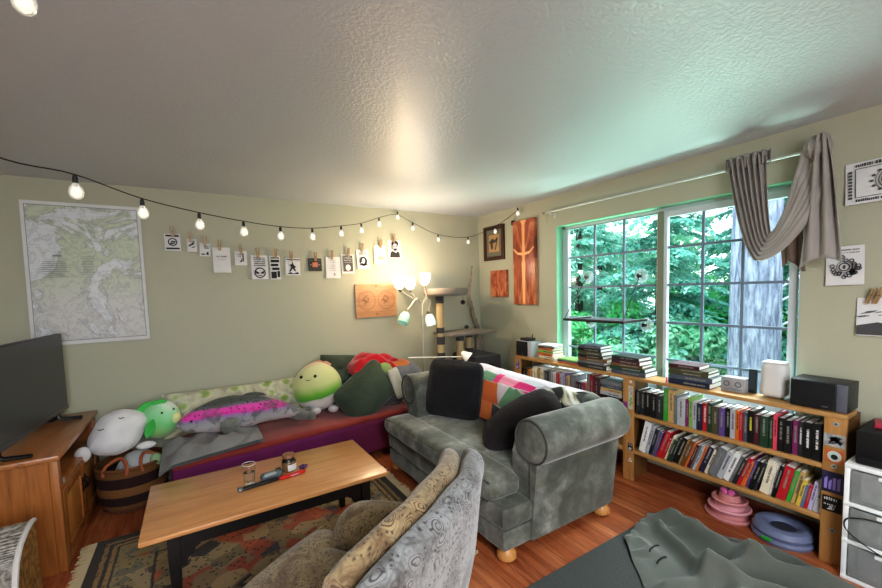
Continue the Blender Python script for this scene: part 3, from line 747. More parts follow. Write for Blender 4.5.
# grey fur throw at the left end of the bed
def m_fur(nm, c1, c2, bs=80, b=.9):
    t = NT(nm); c = t.co('Object'); n = t.noise(c, 5, 5); n2 = t.noise(c, bs, 4, .7)
    t.set(Base_Color=t.mix(t.math('MULTIPLY', n, 1.0), c1, c2), Roughness=.95); t.b.inputs['Sheen Weight'].default_value = .15; t.b.inputs['Specular IOR Level'].default_value = .1
    t.bump(n2, b, .012); return t.m
GF = m_fur('grey_fur', '#6f6f70', '#99999a')
def throw(a, b):
    x = -3.36 + a * .66; yb = -.33; yf = bedfront(x) - .025 + .05 * a; y = yf + (yb - yf) * b
    y -= .06 * (1 - a)
    edge = min(1, min(a, 1 - a) * 6) ** .6 * min(1, min(b, 1 - b) * 6) ** .6
    h = .03 + .055 * edge * (.6 + .7 * noise.noise(Vector((a * 3 + 4, b * 2.2, .3)))) + .03 * edge * noise.noise(Vector((a * 9, b * 5, 1))) + .016 * edge * math.sin((a * 2.3 - b * .9) * 7)
    return (x, y, BT + .004 + max(.0, h) - .06 * max(0, .12 - a) * 6 * (1 - b))
m = MB().grid(throw, 34, 26); m.grid(lambda a, b: Vector((throw(a, b)[0], throw(a, b)[1], min(throw(a, b)[2] - .012, BT + .012))), 34, 26)
obj('fur_throw', m, GF, None, 'rumpled grey fur throw on the left end of the daybed in front of the fish', 'throw', smooth=True, angle=180)

# big round green plush
def m_bigplush():
    t = NT('green_white_plush'); c = t.co('Object'); s_ = t.xyz(c); n = t.noise(c, 3.5, 3, .5)
    z = t.math('ADD', s_[2], t.math('MULTIPLY', t.math('SUBTRACT', n, .5), .10))
    zz = t.math('ADD', z, t.math('MULTIPLY', s_[0], -.18))
    col = t.ramp(t.math('ADD', t.math('MULTIPLY', zz, 2), .5), [(.28, '#dcd6d2'), (.33, '#cfcac3'), (.34, '#4fa032'), (.44, '#77b83e'), (.6, '#cdd491'), (.9, '#dcd9a6'), (1, '#e7b79a')])
    t.set(Base_Color=col, Roughness=.9); t.b.inputs['Sheen Weight'].default_value = .35; t.bump(t.noise(c, 120, 2), .25, .004); return t.m
bp = thing('plush_toy', 'big round green and white plush with two black dot eyes on the daybed', 'plush toy', (-2.14, -.225, BT + .022), -.15)
BPM = m_bigplush()
o = obj('body', MB().ball((0, 0, 0), (.228, .16, .232), 32, lambda u, q: (q.x * (1 - .12 * max(0, u.z) ** 2), q.y, q.z)), BPM, bp); o.location = (0, .01, .236)
BLK = flat('#141414', .3)
for ex in (-.15, -.03):
    obj('eye', MB().ball((ex, -.100 - .008 * (ex > -.1) * 3, .362), (.014, .010, .015), 10), BLK, bp)
obj('mouth', MB().tube([(-.115, -.130, .335), (-.095, -.136, .328), (-.075, -.136, .335)], .003, 6), BLK, bp)
for ex in (-.04, .12): obj('foot', MB().ball((ex, -.12, .035), (.05, .045, .035), 14), flat('#c9c4c4', .9, sheen=.3), bp)
m = MB()
for k in range(4): m.rbox((0, 0, 0), (.07, .018, .03), .008, 4, None, T(-.03 + k * .045, .02, .465 - abs(k - 1.2) * .012) @ RY(-.6 + k * .4))
obj('crest', m, flat('#d59a86', .9, sheen=.3), bp)

# two dark green square pillows, leaning
DG = fabric('dark_green_velvet_cloth', '#3a4438', '#4a5547', .5, 5, 40, .4)
o = obj('pillow', MB().rbox((0, 0, 0), (.56, .19, .41), .09, 18, lambda u, q: Vector((q[0], q[1] * (.6 + .55 * (1 - u.x ** 2) * (1 - u.z ** 2)), q[2])) * (1 + .06 * noise.noise(Vector((q[0] * 5, q[1] * 5, q[2] * 5 + 3))))), DG, None, 'dark green square pillow lying tilted at the right end of the daybed, in front', 'pillow', 'dark green pillows on the daybed')
settle(o, -1.745, -.46, BT + .185, -.34, -.60, .06)
o = obj('pillow', MB().pillow(.56, .40, .17, 24, .0, .024, 6, 3.2), DG, None, 'dark green pillow standing against the wall behind the front green pillow', 'pillow', 'dark green pillows on the daybed')
settle(o, -1.81, -.13, BT + .31, -.2, .12, 0)

# heap of folded bedding at the right end: folded quilt, red fleece on top
heap = thing('folded_quilt', 'folded patchwork quilt with grey, orange and green stripes under the red fleece', 'quilt', (-1.36, -.40, BT))
ST = [('#6f6f76', .0), ('#5b5c64', .25), ('#c9763e', .45), ('#7a9a4e', .6), ('#eeeeee', .7)]
def roll(x0, x1, y, z, r, mt, nm, sq=.8, lab=None, rz=0, pv=(0, 0)):
    m = MB().rbox((0, 0, 0), (x1 - x0, r * 2, r * 2 * sq), r * .75, 12, lambda u, q: q * (1 + .05 * noise.noise(Vector((q[0] * 7, q[1] * 9, q[2] * 9)))), T((x0 + x1) / 2, y, z) @ RZ(rz))
    return obj(nm, m, mt, heap, lab, world=True)
roll(-1.62, -1.30, -.30, BT + .115, .20, fabric('quilt_backing', '#55555c', '#44454b'), 'lower_fold', .55)
roll(-1.56, -1.10, -.33, BT + .27, .19, fabric('grey_quilt_cloth', '#77777c', '#5f6066'), 'grey_fold', .75, 'grey striped fold', -.25)
roll(-1.54, -1.22, -.33, BT + .375, .115, fabric('orange_quilt_cloth', '#c97a48', '#b5673a'), 'orange_fold', .55, 'orange fold', -.25)
roll(-1.60, -1.45, -.40, BT + .36, .09, fabric('green_quilt_cloth', '#6e8a4a', '#93a86a'), 'green_fold', .9, 'green fold', -.25)
m = MB().rbox((0, 0, 0), (.115, .05, .30), .024, 8, None, T(-1.46, -.55, BT + .25) @ RY(-.28) @ RX(-.18)); obj('white_strip', m, fabric('cream_cloth', '#c9c2b2', '#b3ad9e'), heap, 'cream strip hanging down the front', world=True)
RF = fabric('red_fleece_cloth', '#b8202e', '#9b1826', .4, 4, 60, .35)
def fl(a, b):
    x = -1.84 + a * .55; y = -.42 + b * .36
    e = min(1, min(a, 1 - a) * 5) ** .7 * min(1, min(b, 1 - b) * 4) ** .7
    base = BT + .43 - .05 * max(0, .35 - a) / .35 - .06 * a
    return (x, y - .03 * a, base + .12 * e * (1 - .35 * a) + .02 * e * noise.noise(Vector((a * 5, b * 4, 2))) + .02 * e * math.sin(a * 14 + b * 4))
m = MB().grid(fl, 30, 20); m.grid(lambda a, b: Vector((fl(a, b)[0], fl(a, b)[1], fl(a, b)[2] - .03 - .04 * math.sin(PI * a) * math.sin(PI * b))), 30, 20)
obj('red_fleece', m, RF, None, 'crumpled bright red fleece lying on top of the bedding heap by the wall', 'blanket', angle=180)

# ------------------------------------------------------------------ woven basket with plush toys
def m_basket():
    t = NT('striped_woven_basket'); c = t.co('Object'); z = t.xyz(c)[2]
    w_ = t.wave(c, 30, .5, 1, 1, 'BANDS', 'Z')
    col = t.ramp(t.math('MULTIPLY', z, 2.9), [(0, '#6d4426'), (.12, '#7d5430'), (.20, '#2c1514'), (.38, '#2c1514'), (.40, '#8a5f34'), (.56, '#8f6436'), (.58, '#331817'), (.78, '#331817'), (.80, '#7d552e'), (1, '#8f6538')], 'CONSTANT')
    t.set(Base_Color=col, Roughness=.8); t.bump(t.math('ADD', w_, t.voro(c, 55)), .8, .008); return t.m
bs = thing('woven_basket', 'round brown woven basket with dark stripes standing in the corner by the television stand', 'basket', (-3.565, -.30, 0))
obj('basket_body', MB().lathe([(.0, .004), (.17, .004), (.19, .02), (.215, .14), (.222, .25), (.215, .335), (.205, .335), (.20, .25), (.19, .14), (.165, .03), (0, .03)], 36), m_basket(), bs)
obj('rim', MB().lathe([(.205, .325), (.222, .322), (.226, .335), (.215, .345), (.203, .338), (.205, .325)], 36), flat('#6d4526', .7), bs)
LTH = flat('#9a5230', .6)
for a0, lean in ((-1.95, -.04), (-.85, .0)):
    c0 = Vector((math.cos(a0) * .215, math.sin(a0) * .215, .30)); s_ = Vector((-math.sin(a0), math.cos(a0), 0)); n_ = Vector((math.cos(a0), math.sin(a0), 0))
    obj('handle', MB().tube(crv([c0 - s_ * .075, c0 - s_ * .07 + Vector((0, 0, .06)) - n_ * .03, c0 + Vector((0, 0, .10)) - n_ * .08, c0 + s_ * .07 + Vector((0, 0, .06)) - n_ * .02, c0 + s_ * .075], 5), .011, 8), LTH, bs, 'tan leather carrying handle')
GP = fabric('pale_grey_plush', '#a9adae', '#bcbfc0', .4)
gp = thing('plush_toy', 'pale grey plush with a black dot eye sitting inside the basket under the white plush', 'plush toy', (-3.52, -.34, .035))
o = obj('body', MB().ball((0, 0, 0), (.15, .125, .175), 26), GP, gp); o.location = (0, 0, .20)
obj('eye', MB().ball((.06, -.108, .255), .011, 10), BLK, gp)
obj('cheek', MB().ball((.115, -.075, .30), (.045, .035, .05), 12), flat('#8fae84', .9), gp, 'pale green patch')
WP = fabric('white_plush_cloth', '#e6e6e8', '#d6d4d8', .4)
wp_ = thing('plush_toy', 'plump white plush toy with sleepy eyes lying on top of the woven basket', 'plush toy', (-3.645, -.33, .385), .1)
o = obj('body', MB().rbox((0, 0, 0), (.30, .27, .33), .125, 14, lambda u, q: Vector(q) * (1 + .03 * noise.noise(Vector(u) * 2)) + Vector((.035 * u.z, 0, 0))), WP, wp_); o.location = (0.02, 0, .185); o.rotation_euler = (-.12, .30, 0)
obj('eyelid', MB().tube([(-.085, -.137, .262), (-.07, -.139, .254), (-.052, -.139, .260)], .003, 6), BLK, wp_)
obj('eyelid', MB().tube([(.03, -.118, .315), (.045, -.117, .308), (.062, -.116, .312)], .003, 6), BLK, wp_)
obj('paw', MB().ball((-.175, -.11, .10), (.045, .035, .055), 14), WP, wp_)
obj('paw', MB().ball((.175, -.11, .075), (.06, .035, .028), 14), WP, wp_)
# green dragon like plush
gd = thing('plush_toy', 'round mint green and white plush with leaf shaped ears between the basket and the fish', 'plush toy', (-3.375, -.27, .455), .15)
def m_mint():
    t = NT('mint_white_plush'); c = t.co('Object'); s_ = t.xyz(c); n = t.noise(c, 3, 2)
    k = t.math('ADD', t.math('ADD', t.math('MULTIPLY', s_[2], 2.6), t.math('MULTIPLY', s_[0], .4)), t.math('MULTIPLY', n, .35))
    t.set(Base_Color=t.ramp(k, [(.0, '#8fc27a'), (.2, '#79cc86'), (.42, '#a5dcae'), (.5, '#e0ece2'), (.7, '#e8eeea')]), Roughness=.9); t.b.inputs['Sheen Weight'].default_value = .35; return t.m
o = obj('body', MB().ball((0, 0, 0), (.135, .125, .145), 28), m_mint(), gd); o.location = (0, 0, .145); o.rotation_euler = (0, .2, 0)
GE = fabric('leaf_green_plush', '#3fae4c', '#58c062', .35)
def ear(M): return MB().rbox((0, 0, 0), (.07, .022, .15), .011, 10, lambda u, q: (q[0] * max(.05, 1 - abs(u.z) ** 2.2), q[1], q[2]), M)
obj('ear', ear(T(-.075, -.115, .115) @ RZ(-.5) @ RY(.35)), GE, gd)
obj('ear', ear(T(-.085, -.02, .262) @ RY(1.1)), GE, gd)
obj('crest', ear(T(.0, -.04, .285) @ RY(1.5) @ SC(.7, 1, .7)), GE, gd)
obj('eye', MB().ball((.005, -.112, .218), .008, 10), BLK, gd); obj('eye', MB().ball((.085, -.083, .225), .008, 10), BLK, gd)
obj('snout', MB().ball((.085, -.06, .15), (.05, .05, .05), 14), flat('#d9dfa0', .9), gd)

# ------------------------------------------------------------------ television stand
OAK = wood('honey_oak', '#7d4a22', '#a86a35', '#8e562a', 'Z', .4)
OAKT = wood('honey_oak_top', '#84502a', '#ad7040', '#915a2c', 'Y', .3, coat=.3)
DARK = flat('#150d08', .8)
tv = thing('television_stand', 'honey oak cabinet with open shelf and two doors under the television', 'television stand', (-4.10, -.55, 0))
X0, X1, Y0, Y1 = -4.42, -3.80, -1.04, -.045
obj('top', MB().span((X0, -1.085, .662), (-3.782, -.03, .692), .006), OAKT, tv, world=True)
obj('side_panel', MB().span((X0, Y0, 0), (X1 - .04, Y0 + .022, .662)), OAK, tv, world=True, smooth=False)
obj('side_panel', MB().span((X0, Y1 - .022, 0), (X1 - .04, Y1, .662)), OAK, tv, world=True, smooth=False)
for yy in (Y0, Y1 - .045): obj('front_stile', MB().span((X1 - .04, yy, 0), (X1, yy + .045, .662), .004), OAK, tv, world=True)
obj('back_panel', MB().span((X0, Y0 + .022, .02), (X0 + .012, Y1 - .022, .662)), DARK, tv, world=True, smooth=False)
obj('shelf', MB().span((X0 + .012, Y0 + .022, .462), (X1 - .004, Y1 - .045, .485), .003), OAKT, tv, world=True)
obj('bottom_rail', MB().span((X1 - .03, Y0 + .045, 0), (X1 - .004, Y1 - .045, .05), .003), OAK, tv, world=True)
DOORP = wood('golden_oak_panel', '#a66b33', '#c08446', '#b07638', 'Z', .45)
ym = (Y0 + Y1) / 2
for a, b_, hs in ((Y0 + .05, ym - .004, 1), (ym + .004, Y1 - .05, -1)):
    d = obj('door', MB().span((X1 - .022, a, .055), (X1, a + .055, .458), .003).span((X1 - .022, b_ - .055, .055), (X1, b_, .458), .003).span((X1 - .022, a + .055, .055), (X1, b_ - .055, .115), .003).span((X1 - .022, a + .055, .398), (X1, b_ - .055, .458), .003), OAK, tv, world=True)
    obj('door_panel', MB().span((X1 - .018, a + .05, .11), (X1 - .008, b_ - .05, .40), .002), DOORP, d, world=True)
    hy = (b_ - .027) if hs > 0 else (a + .027)
    obj('handle', MB().span((X1, hy - .013, .27), (X1 + .006, hy + .013, .37), .003).tube([(X1 + .004, hy, .35), (X1 + .025, hy, .335), (X1 + .027, hy, .305), (X1 + .004, hy, .29)], .005, 6), flat('#181412', .4, metal=.6), d, world=True)
obj('hinge', MB().cyl((X1 + .004, Y0 + .062, .50), (X1 + .004, Y0 + .062, .53), .007), flat('#b9b9b4', .3, metal=.8), tv, world=True)

# television
tvs = thing('television', 'large flat black television standing on the oak cabinet at the left', 'television', (-3.998, -.658, .692), PI / 2 - .086)
BEZ = flat('#2c2c30', .35)
def m_screen():
    t = NT('dark_speckled_screen'); c = t.co('Object'); n = t.noise(c, 300, 2)  # fine grey speckle over a dark screen
    t.set(Base_Color=t.mix(n, '#303135', '#44454b'), Roughness=.3); t.b.inputs['Specular IOR Level'].default_value = .6; return t.m
TW = 1.12
obj('panel', MB().box((0, .0, .34), (TW, .035, .555), .006), BEZ, tvs)
obj('screen', MB().span((-TW / 2 + .012, -.0185, .085), (TW / 2 - .012, -.0175, .605)), m_screen(), tvs, smooth=False)
obj('bezel_strip', MB().span((-TW / 2, -.020, .0615), (TW / 2, -.0172, .084), .002), flat('#4a4a50', .3), tvs)
for sx in (-.37, .42):
    obj('foot', MB().tube([(sx, 0, .075), (sx, 0, .03), (sx, -.02, .016), (sx, -.13, .012)], [.012, .014, .013, .012], 8).tube([(sx, 0, .03), (sx, .03, .016), (sx, .11, .012)], [.014, .013, .012], 8), flat('#0e0e10', .35), tvs)
obj('cable', MB().tube(crv([(.30, .05, .3), (.35, .07, .12), (.43, .10, .01), (.50, .13, .008)], 6), .004, 6), BLK, tvs)

# ------------------------------------------------------------------ wicker chest in front of the stand
WK = NT('golden_wicker'); c = WK.co('Object'); WK.set(Base_Color=WK.ramp(WK.noise(c, 40, 3), [(.35, '#7d5527'), (.6, '#b98a48')]), Roughness=.7)
WK.bump(WK.math('ADD', WK.wave(c, 40, 1, 1, 1, 'BANDS', 'Z'), WK.wave(c, 40, 1, 1, 1, 'BANDS', 'Y')), .7, .006); WK = WK.m
WG = NT('greyed_wicker'); c = WG.co('Object'); WG.set(Base_Color=WG.ramp(WG.noise(c, 50, 3), [(.35, '#6e6a64'), (.6, '#b5b0aa')]), Roughness=.7)
WG.bump(WG.wave(c, 45, 1.5, 1, 1, 'BANDS', 'Z'), .8, .006); WG = WG.m
wc = thing('wicker_chest', 'golden wicker chest with a greyed curved lid cut by the left edge', 'chest', (-4.1, -1.5, 0))
prof = [(-1.325, .02), (-1.325, .455), (-1.36, .462), (-1.44, .452), (-1.52, .425), (-1.58, .375), (-1.62, .29), (-1.63, .20), (-1.63, .02)]
PM = Matrix(((0, 0, 1, 0), (1, 0, 0, 0), (0, 1, 0, 0), (0, 0, 0, 1)))   # poly (y,z) -> world, extrude along x
obj('chest_body', MB().prism(prof, -4.40, -3.835, PM), WK, wc, world=True, smooth=False)
ld = MB().grid(lambda a, b: (-4.41 + a * .565, *[(prof[1 + int(min(5.999, b * 6))][k] + (prof[2 + int(min(5.999, b * 6))][k] - prof[1 + int(min(5.999, b * 6))][k]) * (b * 6 - int(min(5.999, b * 6)))) * (1.0 if k == 0 else 1) + (-.010 if k == 0 else .010) for k in range(2)]), 10, 24)
obj('lid', ld, WG, wc, 'greyed woven curved lid', world=True)
obj('piping', MB().tube([(-3.838, y - .008, z + .008) for y, z in prof[1:8]], .012, 8), flat('#c9c5c4', .6), wc, 'pale rolled edge', world=True)
# ------------------------------------------------------------------ rug, coffee table
def m_rug():
    t = NT('persian_rug_wool'); c = t.co('Object'); s_ = t.xyz(c)
    hx, hy = .92, .70
    dx = t.math('SUBTRACT', hx, t.math('ABSOLUTE', s_[0])); dy = t.math('SUBTRACT', hy, t.math('ABSOLUTE', s_[1]))
    d = t.math('MINIMUM', dx, dy)
    q = t.noise(c, 22, 3, .7); dj = t.math('ADD', d, t.math('MULTIPLY', t.math('SUBTRACT', q, .5), .02))
    v = t.voro(c, 9, out='Color'); vx = t.xyz(v)[0]
    field = t.ramp(vx, [(0, '#a04a2c'), (.34, '#8a6f4a'), (.55, '#b0552f'), (.72, '#3c3c4a'), (.86, '#a58a60')], 'CONSTANT')
    big = t.noise(c, 2.2, 2); field = t.mix(t.ramp(big, [(.5, (0, 0, 0, 1)), (.54, (1, 1, 1, 1))]), field, t.ramp(vx, [(0, '#9c8862'), (.5, '#7c6c4c'), (.8, '#2e2e34')], 'CONSTANT'))
    bv = t.xyz(t.voro(c, 16, out='Color'))[1]
    border = t.ramp(bv, [(0, '#8f8058'), (.45, '#9c8a66'), (.6, '#4a4436'), (.75, '#6c6a58'), (.9, '#9a5a36')], 'CONSTANT')
    k = t.ramp(dj, [(0, '#26221e'), (.035, '#8c7040'), (.055, '#2a2622'), (.075, '#97794a'), (.10, '#3a3429')], 'CONSTANT')
    col = t.mix(t.ramp(dj, [(.115, (0, 0, 0, 1)), (.117, (1, 1, 1, 1))]), k, border)
    col = t.mix(t.ramp(dj, [(.30, (0, 0, 0, 1)), (.302, (1, 1, 1, 1))]), col, '#221f1c')
    col = t.mix(t.ramp(dj, [(.315, (0, 0, 0, 1)), (.317, (1, 1, 1, 1))]), col, field)
    v2 = t.voro(c, 30); col = t.mix(t.ramp(v2, [(.2, (.85, .85, .85, 1)), (.3, (0, 0, 0, 1))]), col, '#29241f')
    fade = t.noise(c, 60, 3); col = t.mix(t.math('MULTIPLY', fade, .3), col, '#4d4234')
    t.set(Base_Color=col, Roughness=.95); t.b.inputs['Sheen Weight'].default_value = .1; t.bump(t.noise(c, 220, 3), .5, .006); return t.m
rug = thing('persian_rug', 'worn patterned wool rug with pale fringe under the coffee table', 'rug', (-2.77, -1.53, 0))
o = obj('rug_pile', MB().grid(lambda a, b: (-.94 + a * 1.88, -.72 + b * 1.44, .009 + .0015 * noise.noise(Vector((a * 9, b * 9, 0)))), 30, 30), m_rug(), rug)
obj('rug_backing', MB().span((-.94, -.72, .0005), (.94, .72, .0075)), flat('#2b2621', .95), rug)
fg = MB(); rg = random.Random(2)
for sx in (-1, 1):
    for k in range(90):
        y = -.71 + k * 1.42 / 89; L = rg.uniform(.05, .075)
        fg.tube([(sx * .935, y, .008), (sx * (.94 + L * .5), y + rg.uniform(-.006, .006), .006), (sx * (.94 + L), y + rg.uniform(-.014, .014), .004)], [.006, .006, .004], 5)
obj('fringe', fg, flat('#b5a583', .95), rug, 'pale knotted fringe', kind='stuff')

TOPW = wood('light_oak_table_top', '#b57c4a', '#cf9864', '#ae7142', 'X', .32, .8, coat=.35)
BLKW = mat('black_painted_wood', '#0d0b0b', .45, bump=.05)
ct = thing('coffee_table', 'low rectangular coffee table with light oak top and black painted legs', 'coffee table', (-2.764, -1.532, 0))
obj('tabletop', MB().span((-3.377, -1.855, .425), (-2.151, -1.208, .45), .006), TOPW, ct, world=True)
x0, x1, y0, y1 = -3.275, -2.253, -1.80, -1.263
ap = MB()
ap.span((x0 + .02, y0 + .012, .335), (x1 - .02, y0 + .032, .423)); ap.span((x0 + .02, y1 - .032, .335), (x1 - .02, y1 - .012, .423))
ap.span((x0 + .012, y0 + .02, .335), (x0 + .032, y1 - .02, .423)); ap.span((x1 - .032, y0 + .02, .335), (x1 - .012, y1 - .02, .423))
obj('apron', ap, BLKW, ct, world=True, smooth=False)
for lx, sx in ((x0, 1), (x1, -1)):
    for ly, sy in ((y0, 1), (y1, -1)):
        m = MB(); hw = .026
        m.add([(lx + sx * hw + i * w_, ly + sy * hw + j * w_, z) for z, w_ in ((.423, hw), (.30, hw), (.012, .017)) for i, j in ((-1, -1), (1, -1), (1, 1), (-1, 1))],
              [[0, 1, 2, 3][::-1] if False else [3, 2, 1, 0]] + [[a + i, a + (i + 1) % 4, a + 4 + (i + 1) % 4, a + 4 + i][::-1] for a in (0, 4) for i in range(4)] + [[8, 9, 10, 11]])
        l = obj('leg', m, BLKW, ct, world=True, smooth=False, weld=True)
        br = [(0, 0), (.085, 0), (.085, -.012), (.065, -.02), (.055, -.05), (.03, -.065), (.022, -.10), (0, -.10)]
        ox = lx + sx * 2 * hw
        obj('bracket', MB().prism([(ox + sx * a - sx * .002, .340 + c_) for a, c_ in br], ly + sy * .014, ly + sy * .03, Matrix(((1, 0, 0, 0), (0, 0, 1, 0), (0, 1, 0, 0), (0, 0, 0, 1)))), BLKW, l, world=True, smooth=False)
TT = .4505
# drinking glass with water
def m_glass(nm, tint=(1, 1, 1, 1), ior=1.45):
    t = NT(nm); t.set(Base_Color=tint, Roughness=.02); t.b.inputs['Transmission Weight'].default_value = 1; t.b.inputs['IOR'].default_value = ior; return t.m
GLS = m_glass('clear_glass'); WAT = m_glass('water', (.93, .97, .98, 1), 1.33)
gl = thing('drinking_glass', 'clear tumbler half full of water standing on the coffee table', 'glass', (-2.885, -1.545, TT))
obj('tumbler', MB().lathe([(0, 0), (.027, 0), (.0305, .06), (.036, .125), (.0345, .125), (.029, .06), (.0255, .010), (0, .010)], 28), GLS, gl)
obj('rim', MB().tube([(math.cos(2 * PI * k / 28) * .0353, math.sin(2 * PI * k / 28) * .0353, .1255) for k in range(29)], .0012, 6, cap=False), mat('glass_rim_highlight', '#e8f0f0', .1, spec=1), gl)  # pale ring painted as the highlight along the glass edge
obj('water', MB().lathe([(0, .0105), (.0253, .0105), (.0288, .06), (.0302, .078), (0, .078)], 28), WAT, gl)
# jar
jr = thing('glass_jar', 'round glass jar with dark contents, white label and flat brown lid on the coffee table', 'jar', (-2.655, -1.475, TT))
obj('jar_body', MB().lathe([(0, 0), (.036, 0), (.042, .006), (.043, .05), (.040, .062), (.033, .074), (.033, .086), (0, .086)], 28), mat('amber_jar_glass', '#7a5f44', .08, spec=.6), jr)
obj('dark_contents', MB().lathe([(.0405, .062), (.0335, .0745), (.0335, .083), (.0345, .083), (.0345, .074), (.0415, .0625), (.0405, .062)], 28), flat('#16100d', .3), jr)
obj('lid', MB().lathe([(.0, .086), (.037, .086), (.0375, .10), (.035, .104), (0, .104)], 28), flat('#8a5f42', .4), jr)
lb = MB().grid(lambda a, b: (math.cos(-1.9 + a * 1.9) * .0436, math.sin(-1.9 + a * 1.9) * .0436, .010 + b * .038), 14, 2); obj('paper_label', lb, PAPER, jr)
# red handled lighter / marker
rp = thing('red_marker', 'bright red marker pen with a pale clip lying in front of the jar', 'pen', (-2.655, -1.575, TT), .14)
obj('barrel', MB().rbox((0, 0, .011), (.155, .024, .020), .008, 6), flat('#c9231f', .35), rp); obj('cap_band', MB().box((.01, -.0125, .012), (.05, .002, .007), .0008), flat('#b99ab0', .4), rp)
# dark folding knife / remote like object
kn = thing('remote_control', 'slim black and silver remote lying across the coffee table beside the tumbler', 'remote', (-2.835, -1.585, TT), .12)
obj('body', MB().rbox((0, 0, .010), (.20, .032, .018), .007, 6), flat('#17181a', .35), kn); obj('silver_end', MB().rbox((-.105, .003, .011), (.028, .040, .021), .009, 6), flat('#8f9498', .25, metal=.7), kn, 'silver rounded end')
# eyeglass case / gadget
ec = thing('gadget_case', 'grey rounded gadget case with a clear window lying between the tumbler and the jar', 'case', (-2.765, -1.53, TT), .16)
obj('shell', MB().rbox((0, 0, .021), (.125, .052, .042), .018, 8), flat('#5d6468', .25), ec); obj('window', MB().rbox((-.012, -.014, .034), (.07, .026, .018), .008, 6), flat('#98a1a3', .15), ec); obj('hinge', MB().cyl((.03, .02, .038), (.06, .02, .038), .007), flat('#24282a', .4), ec)
pb = thing('hair_tie', 'small dark purple scrunched hair tie lying right of the jar', 'hair tie', (-2.575, -1.50, TT))
m = MB(); vs = [(math.cos(a) * (.018 + .003 * math.sin(a * 9)), math.sin(a) * (.015 + .003 * math.cos(a * 7)), .0115 + .003 * math.sin(a * 5)) for a in [2 * PI * i / 30 for i in range(31)]]
obj('band', m.tube(vs, .0075, 8, cap=False), fabric('purple_scrunch', '#47284f', '#6a3f74', vs=60), pb)
# ------------------------------------------------------------------ grey green velvet loveseat (faces -X)
def m_velvet():
    t = NT('painted_sheen_grey_green_velvet'); c = t.co('Object'); n = t.noise(c, 5.5, 6, .62, .15); n2 = t.noise(c, 1.5, 2)
    col = t.ramp(n, [(.3, '#3f423e'), (.46, '#585b56'), (.58, '#777a74'), (.72, '#a4a5a2')])  # mottled velvet sheen painted into the colour as light and dark patches
    t.set(Base_Color=t.mix(t.math('MULTIPLY', n2, .5), col, '#5c5c4c'), Roughness=.8); t.b.inputs['Sheen Weight'].default_value = .55; t.b.inputs['Sheen Roughness'].default_value = .35
    t.b.inputs['Specular IOR Level'].default_value = .2; t.bump(t.noise(c, 90, 3), .25, .005); return t.m
VEL = m_velvet()
BUN = wood('light_bun_foot_wood', '#a87440', '#c08a52', axis='Z')
so = thing('loveseat', 'grey green velvet loveseat with rolled arms in front of the bookcases', 'sofa', (-1.25, -1.66, 0))
SY0, SY1 = -2.42, -.90          # outer side planes
def lump(k=.006, s=6):
    return lambda u, q: Vector(q) + Vector((noise.noise(Vector((q[0] * s, q[1] * s, q[2] * s))), noise.noise(Vector((q[0] * s + 5, q[1] * s, q[2] * s))), noise.noise(Vector((q[0] * s, q[1] * s + 9, q[2] * s))))) * k
# base: two stacked upholstered bands at the front, plain box behind
obj('base', MB().rbox((-1.12, -1.66, .20), (.72, 1.51, .25), .015, 6, lump(.002)), VEL, so, world=True)
obj('front_band', MB().rbox((-1.615, -1.66, .262), (.235, 1.515, .130), .024, 12, lump(.004)), VEL, so, world=True, label='upper upholstered band of the front')
obj('front_band', MB().rbox((-1.612, -1.66, .134), (.230, 1.505, .128), .024, 12, lump(.004)), VEL, so, world=True, label='lower upholstered band of the front')
def cush(u, q):
    q = Vector(q); e = (1 - abs(u.x) ** 4) * (1 - abs(u.y) ** 6)
    q.z += (.022 * e if u.z > 0 else -.004 * e) + .006 * noise.noise(Vector((q.x * 5, q.y * 4, 3))); q.x += .01 * noise.noise(Vector((q.y * 5, q.z * 5, 1))); return q
m = MB().rbox((-1.26, -1.66, .394), (.75, 1.26, .125), .045, 18, cush)
obj('seat_cushion', m, VEL, so, world=True)
m = MB().rbox((-1.64, -1.608, .392), (.25, 1.475, .13), .05, 20, cush)
obj('cushion_front', m, VEL, so, world=True, label='rounded front of the seat cushion wrapping before the arms')
sm = MB()
for z in (.345, .445): sm.tube([(-1.757 + .012 * (z > .4), y, z) for y in [-2.32 + k * (1.42 / 24) for k in range(25)]], .005, 6)
obj('piping', sm, mat('dark_velvet_piping', '#4a4c46', .85), so, world=True)
